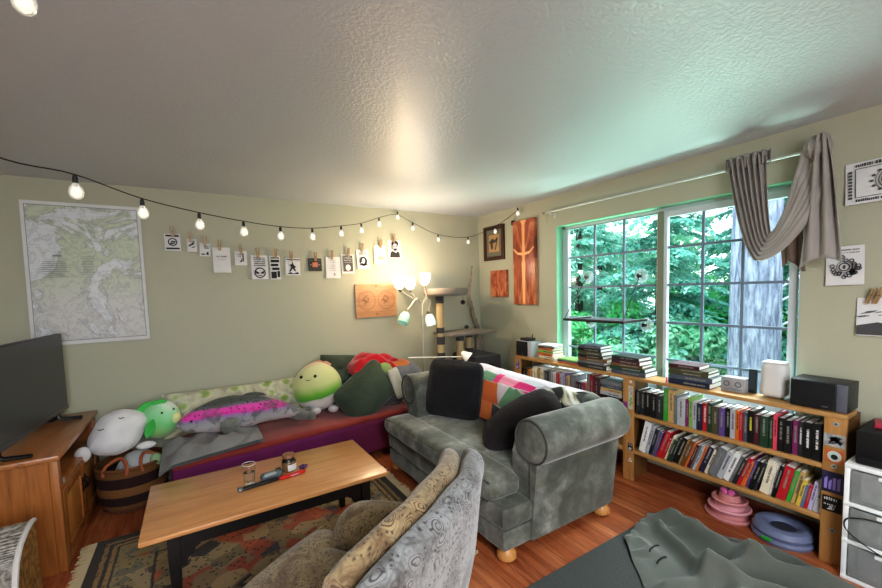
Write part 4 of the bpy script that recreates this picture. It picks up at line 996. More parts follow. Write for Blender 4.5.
def arm(ys, sgn):
    """ys outer side plane, sgn -1 towards camera"""
    inner = ys - sgn * .17; cy = ys + sgn * .0; cz = .665; R = .135
    pr = [(ys, .07), (ys, .535)]
    pr = [(inner, .07), (ys, .07), (ys, cz - R * .93)]
    pts = []
    for k in range(0, 19):
        a = math.radians(-70 + k * 250 / 18); pts.append((cy + sgn * math.cos(a) * R, cz + math.sin(a) * R))
    poly_ = [(inner + sgn * 0, .09), (ys, .075)] + pts + [(inner, .56)]
    Mx = PM; xa, xb = -1.515, -.765
    n = len(poly_); vs = []; fs = []
    xs = [xa, xa + .012, xa + .05, xa + .3, xa + .5, xb - .03, xb]; ins = [.93, .985, 1.0, 1.0, 1.0, 1.0, .96]
    mc = Vector((cy, cz)); 
    for x, s_ in zip(xs, ins):
        for (y, z) in poly_:
            k = .006 * noise.noise(Vector((x * 7, y * 7, z * 7)))
            if z > cz - R * 1.0: y2, z2 = mc.x + (y - mc.x) * (s_ + k), mc.y + (z - mc.y) * (s_ + k)
            else: y2, z2 = y - sgn * (1 - s_) * .1, z
            vs.append((x, y2, z2))
    for i in range(len(xs) - 1):
        for k in range(n): fs.append([i * n + k, (i + 1) * n + k, (i + 1) * n + (k + 1) % n, i * n + (k + 1) % n])
    fs += [list(range(n)), list(range((len(xs) - 1) * n, len(xs) * n))[::-1]]
    o = obj('armrest', MB().add(vs, fs), VEL, so, world=True, weld=True, angle=50)
    rp_ = MB(); rp_.tube([(xa - .003, cy + math.cos(a) * R * .93, cz + math.sin(a) * R * .93) for a in [2 * PI * k / 32 for k in range(33)]], .006, 6, cap=False)
    rp_.tube([(xa - .002, ys - sgn * .008, z) for z in (.09, .3, .54)], .005, 6)
    obj('arm_piping', rp_, mat('dark_velvet_piping', '#4a4c46', .85), o, world=True)
    dm = MB(); dm.ball((xa + .004, cy, cz), (.022, R * .88, R * .88), 20); obj('arm_front_disc', dm, VEL, o, world=True)
arm(SY0, -1); arm(SY1, 1)
def backf(u, q):
    q = Vector(q); q.x += .10 * (q.z / .55 + .5) - .05; q.z += .01 * noise.noise(Vector((q.y * 4, q.x * 4, 0))); return q
obj('backrest', MB().rbox((-.865, -1.66, .44), (.17, 1.38, .72), .07, 16, backf), VEL, so, world=True)
for k, yy in enumerate((-1.98, -1.34)):
    o = obj('back_cushion', MB().rbox((-1.005, yy, .625), (.19, .635, .36), .08, 14, lambda u, q: Vector(q) + Vector(((-.03 if u.x < 0 else .0) * (1 - u.y ** 2) * (1 - u.z ** 2) + .10 * q[2], 0, .012 * noise.noise(Vector((q[1] * 6, q[0] * 6, k)))))), VEL, so, world=True)
for fx, fy in ((-1.665, SY0 + .055), (-.835, SY0 + .04), (-1.665, SY1 - .055), (-.835, SY1 - .055)):
    obj('bun_foot', MB().lathe([(0, 0), (.04, 0), (.055, .014), (.057, .035), (.046, .06), (.03, .078), (0, .078)], 20, T(fx, fy, 0)), BUN, so, world=True)

# patchwork quilt over the sofa back
qt = thing('patchwork_quilt', 'pale quilt with orange, pink and grey patches draped over the loveseat back', 'quilt', (-.95, -1.75, .5))
QP = [(-1.16, .50), (-1.145, .60), (-1.125, .70), (-1.085, .80), (-1.03, .845), (-.95, .86), (-.86, .855), (-.79, .835), (-.758, .79), (-.735, .69), (-.722, .56)]
def qpt(a, b, off=0):
    k = min(len(QP) - 1.001, b * (len(QP) - 1)); i = int(k); f_ = k - i
    x = QP[i][0] + (QP[i + 1][0] - QP[i][0]) * f_; z = QP[i][1] + (QP[i + 1][1] - QP[i][1]) * f_
    y = -1.12 - a * 1.14
    sl_ = -.035 * a if b > .3 else -.01 * a
    nx = .010 * noise.noise(Vector((a * 7, b * 4, 2))); return (x + nx * (1 if b < .3 else .3) + (-off if b < .35 else 0), y, z + (.012 * noise.noise(Vector((a * 6, b * 5, 7))) if .2 < b < .8 else 0) + off + sl_)
QW = fabric('pale_quilt_cloth', '#d9cfd6', '#c3bac4', .3, 6, 120, .2)
obj('quilt_ground', MB().grid(lambda a, b: qpt(a, b), 36, 30), QW, qt, world=True, angle=180)
def patch(pts, col, lift=.004):
    """a patch given by four (a,b) corners"""
    p0, p1, p2, p3 = [Vector(p) for p in pts]
    m = MB().grid(lambda s, t_: qpt(*((p0 * (1 - s) + p1 * s) * (1 - t_) + (p3 * (1 - s) + p2 * s) * t_), off=lift), 8, 8)
    obj('quilt_patch', m, fabric('patch_' + col.strip('#'), col, None, .2), qt, world=True, angle=180)
O1, O2, PK, HP, GR, DGY, LGY, GRN = '#e8854c', '#d8703c', '#e08fa8', '#d6337f', '#9a9a9c', '#55555a', '#bcbcc2', '#6f9a7c'
patch([(0.232, .0), (0.436, .0), (0.436, .14), (0.232, .14)], O1); patch([(0.436, .0), (0.599, .0), (0.599, .10), (0.436, .14)], DGY); patch([(0.232, .14), (0.497, .14), (0.436, .32), (0.232, .30)], O2)
patch([(0.497, .14), (0.599, .10), (0.701, .26), (0.579, .32)], GRN); patch([(0.436, .32), (0.579, .32), (0.599, .42), (0.436, .42)], PK); patch([(0.599, .10), (0.762, .08), (0.803, .22), (0.701, .24)], O1)
patch([(0.579, .32), (0.742, .28), (0.762, .40), (0.599, .42)], HP); patch([(0.232, .30), (0.375, .31), (0.375, .42), (0.232, .42)], GRN); patch([(0.375, .31), (0.436, .32), (0.436, .44), (0.375, .44)], HP)
patch([(0.742, .26), (0.885, .2), (0.905, .34), (0.762, .38)], PK); patch([(0.599, .0), (0.762, .0), (0.762, .08), (0.599, .10)], O2); patch([(0.599, .42), (0.762, .40), (0.783, .50), (0.620, .5)], LGY); patch([(0.783, .40), (0.946, .38), (0.946, .48), (0.783, .48)], GR)
# black fur pillows
BF = m_fur('black_fur', '#17161a', '#2c2a2e', 90, 1.0)
o = obj('fur_pillow', MB().rbox((0, 0, 0), (.52, .17, .49), .08, 18, lambda u, q: Vector((q[0], q[1] * (.62 + .55 * (1 - u.x ** 2) * (1 - u.z ** 2)), q[2])) * (1 + .025 * noise.noise(Vector((q[0] * 8, q[1] * 8, q[2] * 8))))), BF, None, 'square black fur pillow standing upright at the far left end of the loveseat', 'pillow', 'black fur pillows on the loveseat')
settle(o, -1.26, -1.25, .70, -.25, .03, -1.10)
BF2 = m_fur('brown_black_fur', '#1c1819', '#302a2a', 90, 1.0)
o = obj('fur_pillow', MB().rbox((0, 0, 0), (.64, .22, .24), .108, 14, lambda u, q: Vector(q) * (1 - .12 * (u.x > .3) * u.x) + Vector((0, 0, -.05 * u.x ** 2 + .02 * noise.noise(Vector((q[0] * 7, q[1] * 7, q[2] * 7)))))), BF2, None, 'slumped brownish black fur pillow lying against the near arm of the loveseat', 'pillow', 'black fur pillows on the loveseat')
settle(o, -1.27, -2.06, .65, -.25, -.62, -.62)
# round patterned pillow
RPm = NT('leaf_shadow_print'); c = RPm.co('Object'); v = RPm.noise(c, 4.0, 2, .5, 1.6)
RPm.set(Base_Color=RPm.ramp(v, [(.36, '#191a19'), (.42, '#1d1e1c'), (.46, '#8f8a6e'), (.55, '#cfccc6'), (.8, '#dedbd8')]), Roughness=.9); RPm = RPm.m
o = obj('round_pillow', MB().ball((0, 0, 0), (.16, .09, .15), 24, lambda u, q: q * (1 + .03 * noise.noise(u * 4))), RPm, None, 'rounded pale pillow with black and olive print between the quilt and the near arm', 'pillow')
settle(o, -1.03, -2.215, .715, -.3, .2, -.9)

# ------------------------------------------------------------------ paisley armchair (foreground)
def m_paisley(nm, base, base2, line, fine):
    t = NT(nm); c = t.co('Object', (1, 1, 1)); w_ = t.noise(c, 5, 2, .5); wc_ = t.n('ShaderNodeMixRGB'); 
    d = t.n('ShaderNodeVectorMath', operation='MULTIPLY_ADD'); nz = t.n('ShaderNodeTexNoise'); nz.inputs['Scale'].default_value = 9; t.l(c, nz.inputs['Vector'])
    t.l(nz.outputs['Color'], d.inputs[0]); d.inputs[1].default_value = (.11, .11, .11); t.l(c, d.inputs[2]); t.t.nodes.remove(wc_)
    v = t.voro(d.outputs[0], 15); rings = t.math('SINE', t.math('ADD', t.math('MULTIPLY', v, 52), t.math('MULTIPLY', t.noise(c, 18, 3), 9)))
    e = t.voro(d.outputs[0], 15, 'DISTANCE_TO_EDGE'); f1 = t.ramp(rings, [(.40, (0, 0, 0, 1)), (.55, (1, 1, 1, 1))])
    fine_ = t.voro(d.outputs[0], 60); nn = t.noise(c, 4, 3)
    col = t.mix(nn, base, base2)
    col = t.mix(t.math('MULTIPLY', f1, t.ramp(v, [(.35, (.85, .85, .85, 1)), (.5, (.1, .1, .1, 1))])), col, line)
    col = t.mix(t.ramp(e, [(.02, (.30, .30, .30, 1)), (.07, (0, 0, 0, 1))]), col, fine)
    col = t.mix(t.ramp(fine_, [(.14, (.9, .9, .9, 1)), (.38, (0, 0, 0, 1))]), col, fine); col = t.mix(t.ramp(t.noise(c, 6, 6, .7, 1), [(.48, (0, 0, 0, 1)), (.60, (.65, .65, .65, 1))]), col, line)
    t.set(Base_Color=col, Roughness=.9); t.b.inputs['Sheen Weight'].default_value = .3; t.bump(t.noise(c, 260, 3), .4, .004); return t.m
PA = m_paisley('tan_paisley_chenille', '#9c8866', '#7d6b4c', '#4a2b12', '#352817')
PB = m_paisley('grey_paisley_chenille', '#86888a', '#6b6a68', '#33302d', '#1e1c1c')
ac = thing('armchair', 'tan paisley upholstered armchair seen from behind in the foreground', 'armchair', (-2.726, -2.732, 0), math.radians(36.9))
obj('seat_base', MB().rbox((0, .02, .20), (.70, .62, .17), .03, 10, lump(.004)), PA, ac)
def scush(u, q):
    q = Vector(q); e = (1 - abs(u.x) ** 4) * (1 - abs(u.y) ** 4); q.z += .03 * e if u.z > 0 else 0; q.y += .025 * (1 - u.x ** 2) * (u.y > .5); return q
obj('seat_cushion', MB().rbox((0, .11, .385), (.56, .60, .155), .06, 18, scush).rbox((0, .30, .385), (.80, .19, .15), .06, 12, scush), PA, ac)
sp_ = MB(); sp_.tube([(-.39 + .78 * k / 20, .387 + .02 * (1 - (k / 10 - 1) ** 2), .445) for k in range(21)], .006, 6); obj('piping', sp_, flat('#8a7850', .9), ac)
for sg in (-1, 1):
    def armf(u, q, sg=sg):
        q = Vector(q); q.z -= .04 * max(0, q.y / .25) ** 2; q.x += sg * .02 * u.z; return q
    obj('armrest', MB().rbox((sg * .365, -.02, .37), (.19, .60, .50), .085, 14, armf), PA, ac)
def rim(u):   # u -1..1
    return .985 - .085 * abs(u) ** 2.6
def shell(y_in0, y_in1, th, hw, zb, dz, seedk, r):
    """padded curved back layer: grid around the outline"""
    vs = []; fs = []; NU, NV, K = 26, 16, 4
    def pt(u, v, side):
        z = zb + (rim(u) + dz - zb) * v
        ycur = y_in0 + (y_in1 - y_in0) * v + .105 * abs(u) ** 2.0
        x = hw * u * (.80 + .33 * v ** 1.2)
        ed = max(0, 1 - abs(u) ** 7) ** .5 * max(0.0, 1 - v ** 12) ** .5
        tt = th * (.62 + .38 * ed)
        bul = (.012 * math.sin(u * 9 * PI / 2) * 0 + .01 * noise.noise(Vector((u * 4, v * 4, seedk))))
        if v > .93: z -= 0
        return (x, ycur + side * tt / 2 + bul, z)
    m = MB()
    def loop(a, b):   # a along u, b around section front->top->back
        u = -1 + 2 * a
        if b < .42: return pt(u, b / .42 * .96, 1)
        if b > .58: return pt(u, (1 - b) / .42 * .96, -1)
        t = (b - .42) / .16; p0 = Vector(pt(u, .96, 1)); p1 = Vector(pt(u, .96, -1)); mid = (p0 + p1) / 2; h = p0 - mid
        a_ = PI * t; top = (rim(u) + dz) - p0.z
        return mid + h * math.cos(a_) + Vector((0, 0, max(top, r) * math.sin(a_)))
    m.grid(loop, NU, 44)
    # end caps
    for a in (0, 1):
        ring_ = [loop(a, j / 44) for j in range(45)]; m.add(ring_, [list(range(45)) if a else list(range(45))[::-1]])
    return m
obj('back_shell', shell(-.32, -.455, .09, .36, .12, -.01, 1, .05), PB, ac, 'greyish outer back of the chair', weld=True, angle=60)
obj('back_cushion', shell(-.24, -.375, .10, .335, .36, -.02, 2, .05), PA, ac, 'tan inner back cushion', weld=True, angle=60)
wl = MB(); wl.tube([(.365 * u * 1.03, -.30 - .09 + .05 * abs(u) ** 2.2 + .03, rim(u) + .004) for u in [-1 + k / 20 for k in range(41)]], .006, 6)
for fx in (-.3, .3):
    for fy in (-.24, .26): obj('leg', MB().cyl((fx, fy, 0), (fx, fy, .125), .016, .026, 12), wood('dark_chair_leg', '#2c1a10', '#3d2617', axis='Z') if False else flat('#2c1a10', .4), ac)

# ------------------------------------------------------------------ dark rug and crumpled felt blanket
DR = mat('charcoal_carpet', '#3d403f', .95, var='#4b4e4c', vscale=90, bump=.6, bscale=250)
o = obj('floor_mat', MB().rbox((-1.19, -3.55, .006), (1.42, 1.90, .012), .005, 4), DR, None, 'flat charcoal floor mat on the planks beside the loveseat', 'rug'); 
FELT = mat('grey_felt', '#60635d', .95, var='#52554f', vscale=3, bump=.5, bscale=180, sheen=.3)
FD = Vector((.62, -.78))
def folds(x, y):
    h = 0
    def ridge(x0, y0, x1, y1, w_, a):
        p = Vector((x, y)); A = Vector((x0, y0)); B = Vector((x1, y1)); d = B - A; t = max(0, min(1, (p - A).dot(d) / d.length_squared)); dist = (p - A - d * t).length
        return a * math.exp(-(dist / w_) ** 2) * (.35 + .65 * math.sin(PI * (.15 + .7 * t)))
    h += ridge(-.78, -2.75, -.98, -3.1, .035, .085); h += ridge(-.62, -2.70, -.72, -3.2, .05, .10); h += ridge(-.98, -3.1, -.78, -3.55, .045, .09)
    h += ridge(-1.25, -3.0, -.95, -3.15, .045, .055); h += ridge(-.72, -3.2, -.6, -3.6, .055, .12); h += ridge(-.95, -3.2, -1.2, -3.55, .05, .08); h += ridge(-.72, -3.18, -.98, -3.12, .04, .06)
    h += ridge(-.55, -3.05, -.50, -3.5, .04, .06); h += ridge(-1.12, -2.66, -.62, -2.64, .045, .03)
    return h + .016 * (1 + noise.noise(Vector((x * 5, y * 5, 1)))) + .028 * max(0, 1 - abs(noise.noise(Vector((x * 3.2 + y * 2.0, y * 2.2 - x, 6)))) * 7)
BC = [(-1.00, -2.66), (-.60, -2.585), (-.40, -3.28), (-.52, -3.95), (-1.18, -3.85), (-1.33, -3.02)]
def inb(a, b):
    # a across (left to right), b from far to near
    L = [Vector(BC[0]), Vector((-1.33, -3.02)), Vector((-1.32, -3.85))]; Rr = [Vector(BC[1]), Vector((-.40, -3.20)), Vector((-.46, -3.95))]
    def pl(P, t):
        k = t * 2; i = min(1, int(k)); return P[i] + (P[i + 1] - P[i]) * (k - i)
    p = pl(L, b) + (pl(Rr, b) - pl(L, b)) * a
    p += Vector((.025 * noise.noise(Vector((b * 7, a * 3, 3))), .025 * noise.noise(Vector((a * 7, b * 3, 5)))))
    e = min(1, min(a, 1 - a) * 9, min(b, 1 - b) * 9)
    return (p.x, p.y, .016 + folds(p.x, p.y) * (.35 + .65 * e) + .03 * max(0, 1 - e) * max(0, noise.noise(Vector((a * 3.5, b * 3.5, 4)))) )
m = MB().grid(inb, 90, 120); m.grid(lambda a, b: Vector(inb(a, b)) - Vector((0, 0, .006)), 90, 120)
fb = thing('felt_blanket', 'crumpled grey felt blanket lying on the charcoal mat in front of the bookcase', 'blanket', (-.9, -3.2, .0))
obj('felt', m, FELT, fb, world=True, angle=180)
sl2 = MB()
for cx_, cy_ in ((-.98, -2.83), (-1.03, -2.90)):
    z = .016 + folds(cx_, cy_) + .004
    sl2.tube([(cx_ + .045 * math.cos(a) * 1.0, cy_ + .012 * math.sin(a) - .004, z + .004) for a in [PI * k / 10 for k in range(11)]], .004, 5)
obj('slit', sl2, flat('#151715', .9), fb, 'dark curved slit', world=True)
# ------------------------------------------------------------------ five headed floor lamp
SIL = mat('brushed_silver', '#b9b6aa', .4, metal=.5)
def shade_m(nm, col, e, s): return mat(nm, col, .4, emit=e, estr=s)
fl_ = thing('floor_lamp', 'five headed silver floor lamp with frosted white and mint shades, three of them lit', 'floor lamp', (-1.045, -.36, 0))
obj('base', MB().lathe([(0, 0), (.13, 0), (.13, .012), (.11, .022), (.02, .032), (0, .032)], 32), SIL, fl_)
obj('pole', MB().cyl((0, 0, .03), (0, 0, 1.36), .011, n=12).cyl((0, 0, 1.28), (0, 0, 1.40), .016, n=12), SIL, fl_)
SH = [((-.285, -.07, 1.565), (-.25, -.1, 1), (-.10, -.03, 1.45), 'frosted_lit_shade', '#fff2dc', '#ffd9a0', 8, 'brightly lit warm white shade'),
      ((-.115, .03, 1.555), (-.05, .1, 1), (-.05, .02, 1.45), 'frosted_lit_shade_soft', '#fff6ea', '#ffe3bd', 5, 'lit white shade in the middle'),
      ((.035, .0, 1.60), (.12, 0, 1), (.055, .0, 1.47), 'lilac_lit_shade', '#e6e4ff', '#e8e2ff', 2.2, 'pale lilac lit shade'),
      ((-.225, -.07, 1.33), (-.55, -.25, -.9), (-.09, -.04, 1.46), 'mint_shade', '#a9d8c8', '#a9d8c8', .12, 'mint green shade pointing down'),
      ((.085, .02, 1.29), (.22, -.1, -1), (.11, .01, 1.43), 'pale_mint_shade', '#d5eee6', '#d5eee6', .35, 'pale white green shade hanging down')]
for (p, d, kn_, nm, c_, e, s_, lb_) in SH:
    p = Vector(p); d = Vector(d).normalized()
    obj('arm', MB().tube(crv([(0, 0, 1.36), Vector((0, 0, 1.40)) + Vector(kn_) * 0 + Vector(((kn_[0]) * .35, kn_[1] * .3, .03)), kn_, p - d * .02], 6), .0065, 8), SIL, fl_)
    q = d.to_track_quat('Z', 'Y').to_matrix().to_4x4()
    o = obj('lamp_shade', MB().lathe([(.014, 0), (.034, .012), (.05, .04), (.056, .08), (.054, .125), (.051, .125), (.053, .08), (.046, .042), (.03, .016), (.012, .006)], 24, T(*p) @ q), shade_m(nm, c_, e, s_), fl_, lb_)
    obj('socket', MB().cyl(p - d * .03, p + d * .004, .015, .017, 12), flat('#6d6a60', .4, metal=.5), o)
# thin white lamp behind the loveseat arm
wl_ = thing('reading_lamp', 'thin white rod ending in a white cone shade, behind the far arm of the loveseat', 'lamp', (-.66, -.62, 0))
WHP = mat('white_lamp_paint', '#dcd8d0', .45)
obj('base', MB().lathe([(0, 0), (.10, 0), (.10, .012), (.015, .022), (0, .022)], 24), WHP, wl_)
obj('pole', MB().tube(crv([(0, 0, .02), (0, 0, .6), (-.02, 0, .80), (-.04, .0, .832)], 6), .008, 8), WHP, wl_)
obj('rod', MB().tube([(-.04, 0, .832), (-.62, .16, .868)], .007, 8), WHP, wl_)
q = Vector((.55, -.5, -.55)).normalized().to_track_quat('Z', 'Y').to_matrix().to_4x4()
obj('cone_shade', MB().lathe([(.012, 0), (.024, .01), (.062, .10), (.06, .10), (.02, .012), (.01, .004)], 24, T(-.075, .0, .885) @ q), mat('white_cone_shade', '#f0eeea', .5, emit='#fff8ee', estr=.15), wl_)

# ------------------------------------------------------------------ cat tree
PL = m_fur('dark_grey_cat_plush', '#3f3d3e', '#565254', 120, .6); PT = m_fur('taupe_cat_plush', '#6f6760', '#8a8178', 120, .6)
def m_sisal():
    t = NT('sisal_rope'); c = t.co('Object'); w_ = t.wave(c, 42, .6, 1, 2, 'BANDS', 'Z')
    t.set(Base_Color=t.ramp(w_, [(.2, '#b59a6e'), (.7, '#e2cba0')]), Roughness=.9); t.bump(w_, .8, .006); return t.m
SIS = m_sisal()
cat = thing('cat_tree', 'grey plush cat tree with sisal posts and two platforms in the room corner', 'cat tree', (-.5, -.35, 0))
obj('base_board', MB().rbox((-.50, -.33, .02), (.86, .56, .04), .012, 6), PL, cat, world=True)
obj('condo_box', MB().rbox((-.335, -.34, .42), (.36, .48, .76), .02, 8), PL, cat, world=True)
cb = MB().lathe([(.0, .004), (.09, .004), (.09, 0), (0, 0)], 28, T(-.335, -.582, .62) @ RX(PI / 2)); obj('condo_hole', cb, flat('#0c0b0b', .9), cat, world=True)
def post(x, y, z0, z1, bands):
    o = obj('post', MB().cyl((x, y, z0), (x, y, z1), .041, n=20), SIS, cat, world=True)
    for a, b in bands: obj('plush_cuff', MB().cyl((x, y, a), (x, y, b), .0445, n=20), PL, o, world=True)
post(-.825, -.36, .04, 1.475, [(.04, .14), (.78, .86), (.95, 1.035), (1.075, 1.135), (1.40, 1.475)])
post(-.64, -.46, .04, 1.04, [(.04, .14), (.70, .78), (.985, 1.04)])
post(-.385, -.28, .80, 1.04, [(.80, .86), (.985, 1.04)])
def plat(u, q): return Vector(q)
obj('platform', MB().rbox((-.515, -.37, 1.058), (.60, .38, .035), .014, 8), PT, cat, world=True, label='lower flat taupe platform')
pn = MB().lathe([(0, 1.478), (.22, 1.478), (.245, 1.50), (.25, 1.535), (.235, 1.56), (.205, 1.555), (.18, 1.525), (0, 1.52)], 36, T(-.735, -.34, 0))
obj('perch_bowl', pn, PT, cat, world=True, label='top round padded perch')
obj('hanging_ball', MB().ball((-.545, -.40, 1.40), .026, 12).cyl((-.545, -.40, 1.42), (-.545, -.40, 1.485), .002), flat('#2a2728', .9), cat, world=True)
obj('toy_mouse', MB().ball((-.36, -.20, 1.098), (.03, .024, .022), 12), flat('#4b4642', .9), cat, world=True)

# driftwood branch in the corner
br = MB()
pts = crv([(-.10, -.075, .0), (-.085, -.08, .5), (-.105, -.08, .80), (-.10, -.08, 1.0), (-.12, -.08, 1.10), (-.175, -.08, 1.22), (-.195, -.085, 1.33), (-.24, -.09, 1.47), (-.215, -.08, 1.56), (-.18, -.07, 1.68), (-.155, -.06, 1.82)], 6)
br.tube(pts, [.042 - .036 * (i / (len(pts) - 1)) + .004 * math.sin(i * 1.7) for i in range(len(pts))], 10)
br.tube([(-.19, -.085, 1.31), (-.235, -.09, 1.37), (-.25, -.09, 1.45)], [.018, .016, .006], 8)
br.tube([(-.12, -.08, 1.08), (-.05, -.07, .95), (-.045, -.07, .70)], [.02, .02, .022], 8)
obj('driftwood_branch', br, mat('driftwood', '#6f5f52', .85, var='#9a8a7a', vscale=14, bump=.5, bscale=60, stretch=(1, 1, .2)), None, 'tall gnarled grey driftwood branch leaning in the room corner', 'branch')
# ------------------------------------------------------------------ bookcases
PINE = wood('honey_pine', '#98703f', '#b58b58', '#a47a48', 'Y', .45)
PINEV = wood('honey_pine_upright', '#9c703e', '#b58652', '#a57746', 'Z', .45)
SIDE = wood('dark_stained_side', '#5a3b1e', '#73502a', axis='Z', rough=.5)
FX = -.25
def bookcase(label, y0, y1, wl_, wr_, stickers):
    t = thing('bookcase', label, 'bookcase', (-.13, (y0 + y1) / 2, 0), 0, 'honey pine bookcases along the window wall')
    obj('top_board', MB().span((FX - .008, y1, .806), (-.085, y0, .83), .003), PINE, t, world=True)
    for z0, z1, nm in ((.515, .54, 'upper'), (.222, .248, 'lower')):
        obj('shelf', MB().span((FX, y1 + .004, z0), (-.07, y0 - .004, z1), .003), PINE, t, world=True)
    for a, b in ((y0 - wl_, y0), (y1, y1 + wr_)):
        obj('front_post', MB().span((FX - .004, a, 0), (FX + .014, b, .806), .003), PINEV, t, world=True)
    for a, b in ((y0 - .02, y0), (y1, y1 + .02)):
        obj('side_panel', MB().span((FX + .014, a, 0), (-.016, b, .806)), SIDE, t, world=True, smooth=False)
    for yc, zc, w_, h_, col, sub in stickers:
        s = MB(); s.span((FX - .0055, yc - w_ / 2, zc - h_ / 2), (FX - .0045, yc + w_ / 2, zc + h_ / 2))
        if sub == 'round':
            s = MB().cyl((FX - .0045, yc, zc), (FX - .006, yc, zc), w_ / 2, n=20)
        if sub == 'tri':
            s = MB(); s.add([(FX - .0055, yc + w_ / 2, zc - h_ / 2), (FX - .0055, yc - w_ / 2, zc - h_ / 2), (FX - .0055, yc, zc + h_ / 2)], [[0, 2, 1]])
        st_ = obj('sticker', s, flat(col, .45) if not isinstance(col, tuple) else mat('mottled_sticker', col[0], .5, var=col[1], vscale=col[2]), t, world=True, smooth=False)
        rg = random.Random(int(yc * 1000 + zc * 333))
        def mk(fn, c_, nm='sticker_print'):
            m = MB(); fn(m); mm = MB(); mm.add([(FX - .0062 - .0003 * 0, yc - v.x, zc + v.z) for v in m.v], m.f); obj(nm, mm, flat(c_, .5), st_, world=True, smooth=False)
        if sub == 'round': mk(lambda m: (disc(m, 0, 0, w_ * .22)), '#4a4a4a')
        if sub == 'plant':
            mk(lambda m: [disc(m, rg.uniform(-.010, .010), -.055 + k * .016, .009, .012) for k in range(4)], '#7fa05a'); mk(lambda m: [disc(m, rg.uniform(-.012, .010), .03 + k * .014, .006, .008) for k in range(4)], '#9a86a8')
        if sub == 'letters':
            mk(lambda m: [words(m, -w_ * .4, w_ * .4, h_ * .22, h_ * .2, rg), words(m, -w_ * .4, w_ * .3, -.01, h_ * .12, rg), ring(m, 0, -h_ * .25, .008, .011), poly(m, [(-.02, -h_ * .4), (.0, -h_ * .1), (.004, -h_ * .38)])], '#cfcfcf')
        if sub == 'scene': mk(lambda m: [disc(m, 0, 0, w_ * .4, h_ * .42)], '#b9c4bd'); 
        if sub == 'scene': 
            m = MB(); disc(m, 0, -.004, w_ * .2, h_ * .2); mm = MB().add([(FX - .0068, yc - v.x, zc + v.z) for v in m.v], m.f); obj('sticker_print', mm, flat('#1e2422', .5), st_, world=True, smooth=False)
        if sub == 'bw': mk(lambda m: [poly(m, [(rg.uniform(-.036, .036), rg.uniform(-.024, .024)) for _ in range(3)]) for _ in range(12)], '#2b2b2b')
        if sub == 'tri': mk(lambda m: disc(m, 0, -.006, .006), '#333333')
        if sub == 'figures': mk(lambda m: [poly(m, [(-.034 + k * .017, -.04), (-.022 + k * .017, -.04), (-.02 + k * .017, rg.uniform(0, .035)), (-.033 + k * .017, rg.uniform(0, .03))]) for k in range(4)], '#8f80c8')
    return t
bookcase('left honey pine bookcase, partly hidden behind the loveseat', -.905, -2.2, .09, .043,
         [(-.952, .735, .05, .075, '#5a4a9a', 'letters'), (-2.178, .60, .034, .05, '#8a3a8a', None)])
bookcase('right honey pine bookcase, fully visible below the window beside the plastic drawers', -2.2, -3.427, .045, .09,
         [(-2.222, .79, .022, .022, '#e4e4e0', 'round'), (-2.222, .665, .036, .185, '#b9b9a8', 'plant'), (-2.222, .27, .04, .055, '#1b1b1f', 'letters'), (-2.222, .17, .036, .036, '#dcdcd8', 'tri'), (-2.222, .215, .014, .014, '#8d8d88', 'round'),
          (-3.385, .775, .026, .026, '#9a9a94', 'round'), (-3.382, .685, .085, .068, ('#b9bcbc', '#77797a', 40), 'bw'), (-3.384, .60, .07, .07, '#c0623a', 'scene'), (-3.384, .545, .026, .026, '#a8a29a', 'round'),
          (-3.382, .455, .088, .115, ('#1d1a2a', '#3b3560', 14), 'figures'), (-3.382, .335, .078, .085, '#17171a', 'letters'), (-3.388, .19, .026, .026, '#8f8f8a', 'round')])
# ------------------------------------------------------------------ books
PAGES = NT('page_block'); c = PAGES.co('Object'); PAGES.set(Base_Color=PAGES.mix(PAGES.noise(c, 90, 2), '#f6f5f2', '#e4e2dd'), Roughness=.9); PAGES = PAGES.m
CN = {}
def C(n, h): CN[n] = h; return n
for n_, h_ in dict(black='#161618', charcoal='#2b2c30', grey='#6b6e74', lightgrey='#a9adb3', white='#dadada', cream='#d8cfb8', tan='#b89a64', brown='#6b4a2e', red='#b0222c', crimson='#8c1a2a', orange='#cc6a2c', green='#3f9a3a', palegreen='#7fae5a', darkgreen='#24402e', navy='#20263e', blue='#5b6a8e', slate='#4a5260', purple='#5f4a86', magenta='#7a2a5e', lilac='#b0a8c8', pink='#d64a62', maroon='#48202a', olive='#4c4a34', yellow='#c8b04a').items(): C(n_, h_)
LBL = dict(lightgrey='light grey', palegreen='pale green', darkgreen='dark green')
_bm = {}
def cover_mat(n_):
    if n_ not in _bm:
        t = NT('cover_' + n_); c = t.co('Object'); k = t.noise(c, 30, 3, .6)
        h = srgb(CN[n_]); h2 = tuple(min(1, x * 1.5 + .01) for x in h[:3]) + (1,)
        t.set(Base_Color=t.mix(t.ramp(k, [(.45, (0, 0, 0, 1)), (.75, (.5, .5, .5, 1))]), h, h2), Roughness=.42); _bm[n_] = t.m
    return _bm[n_]
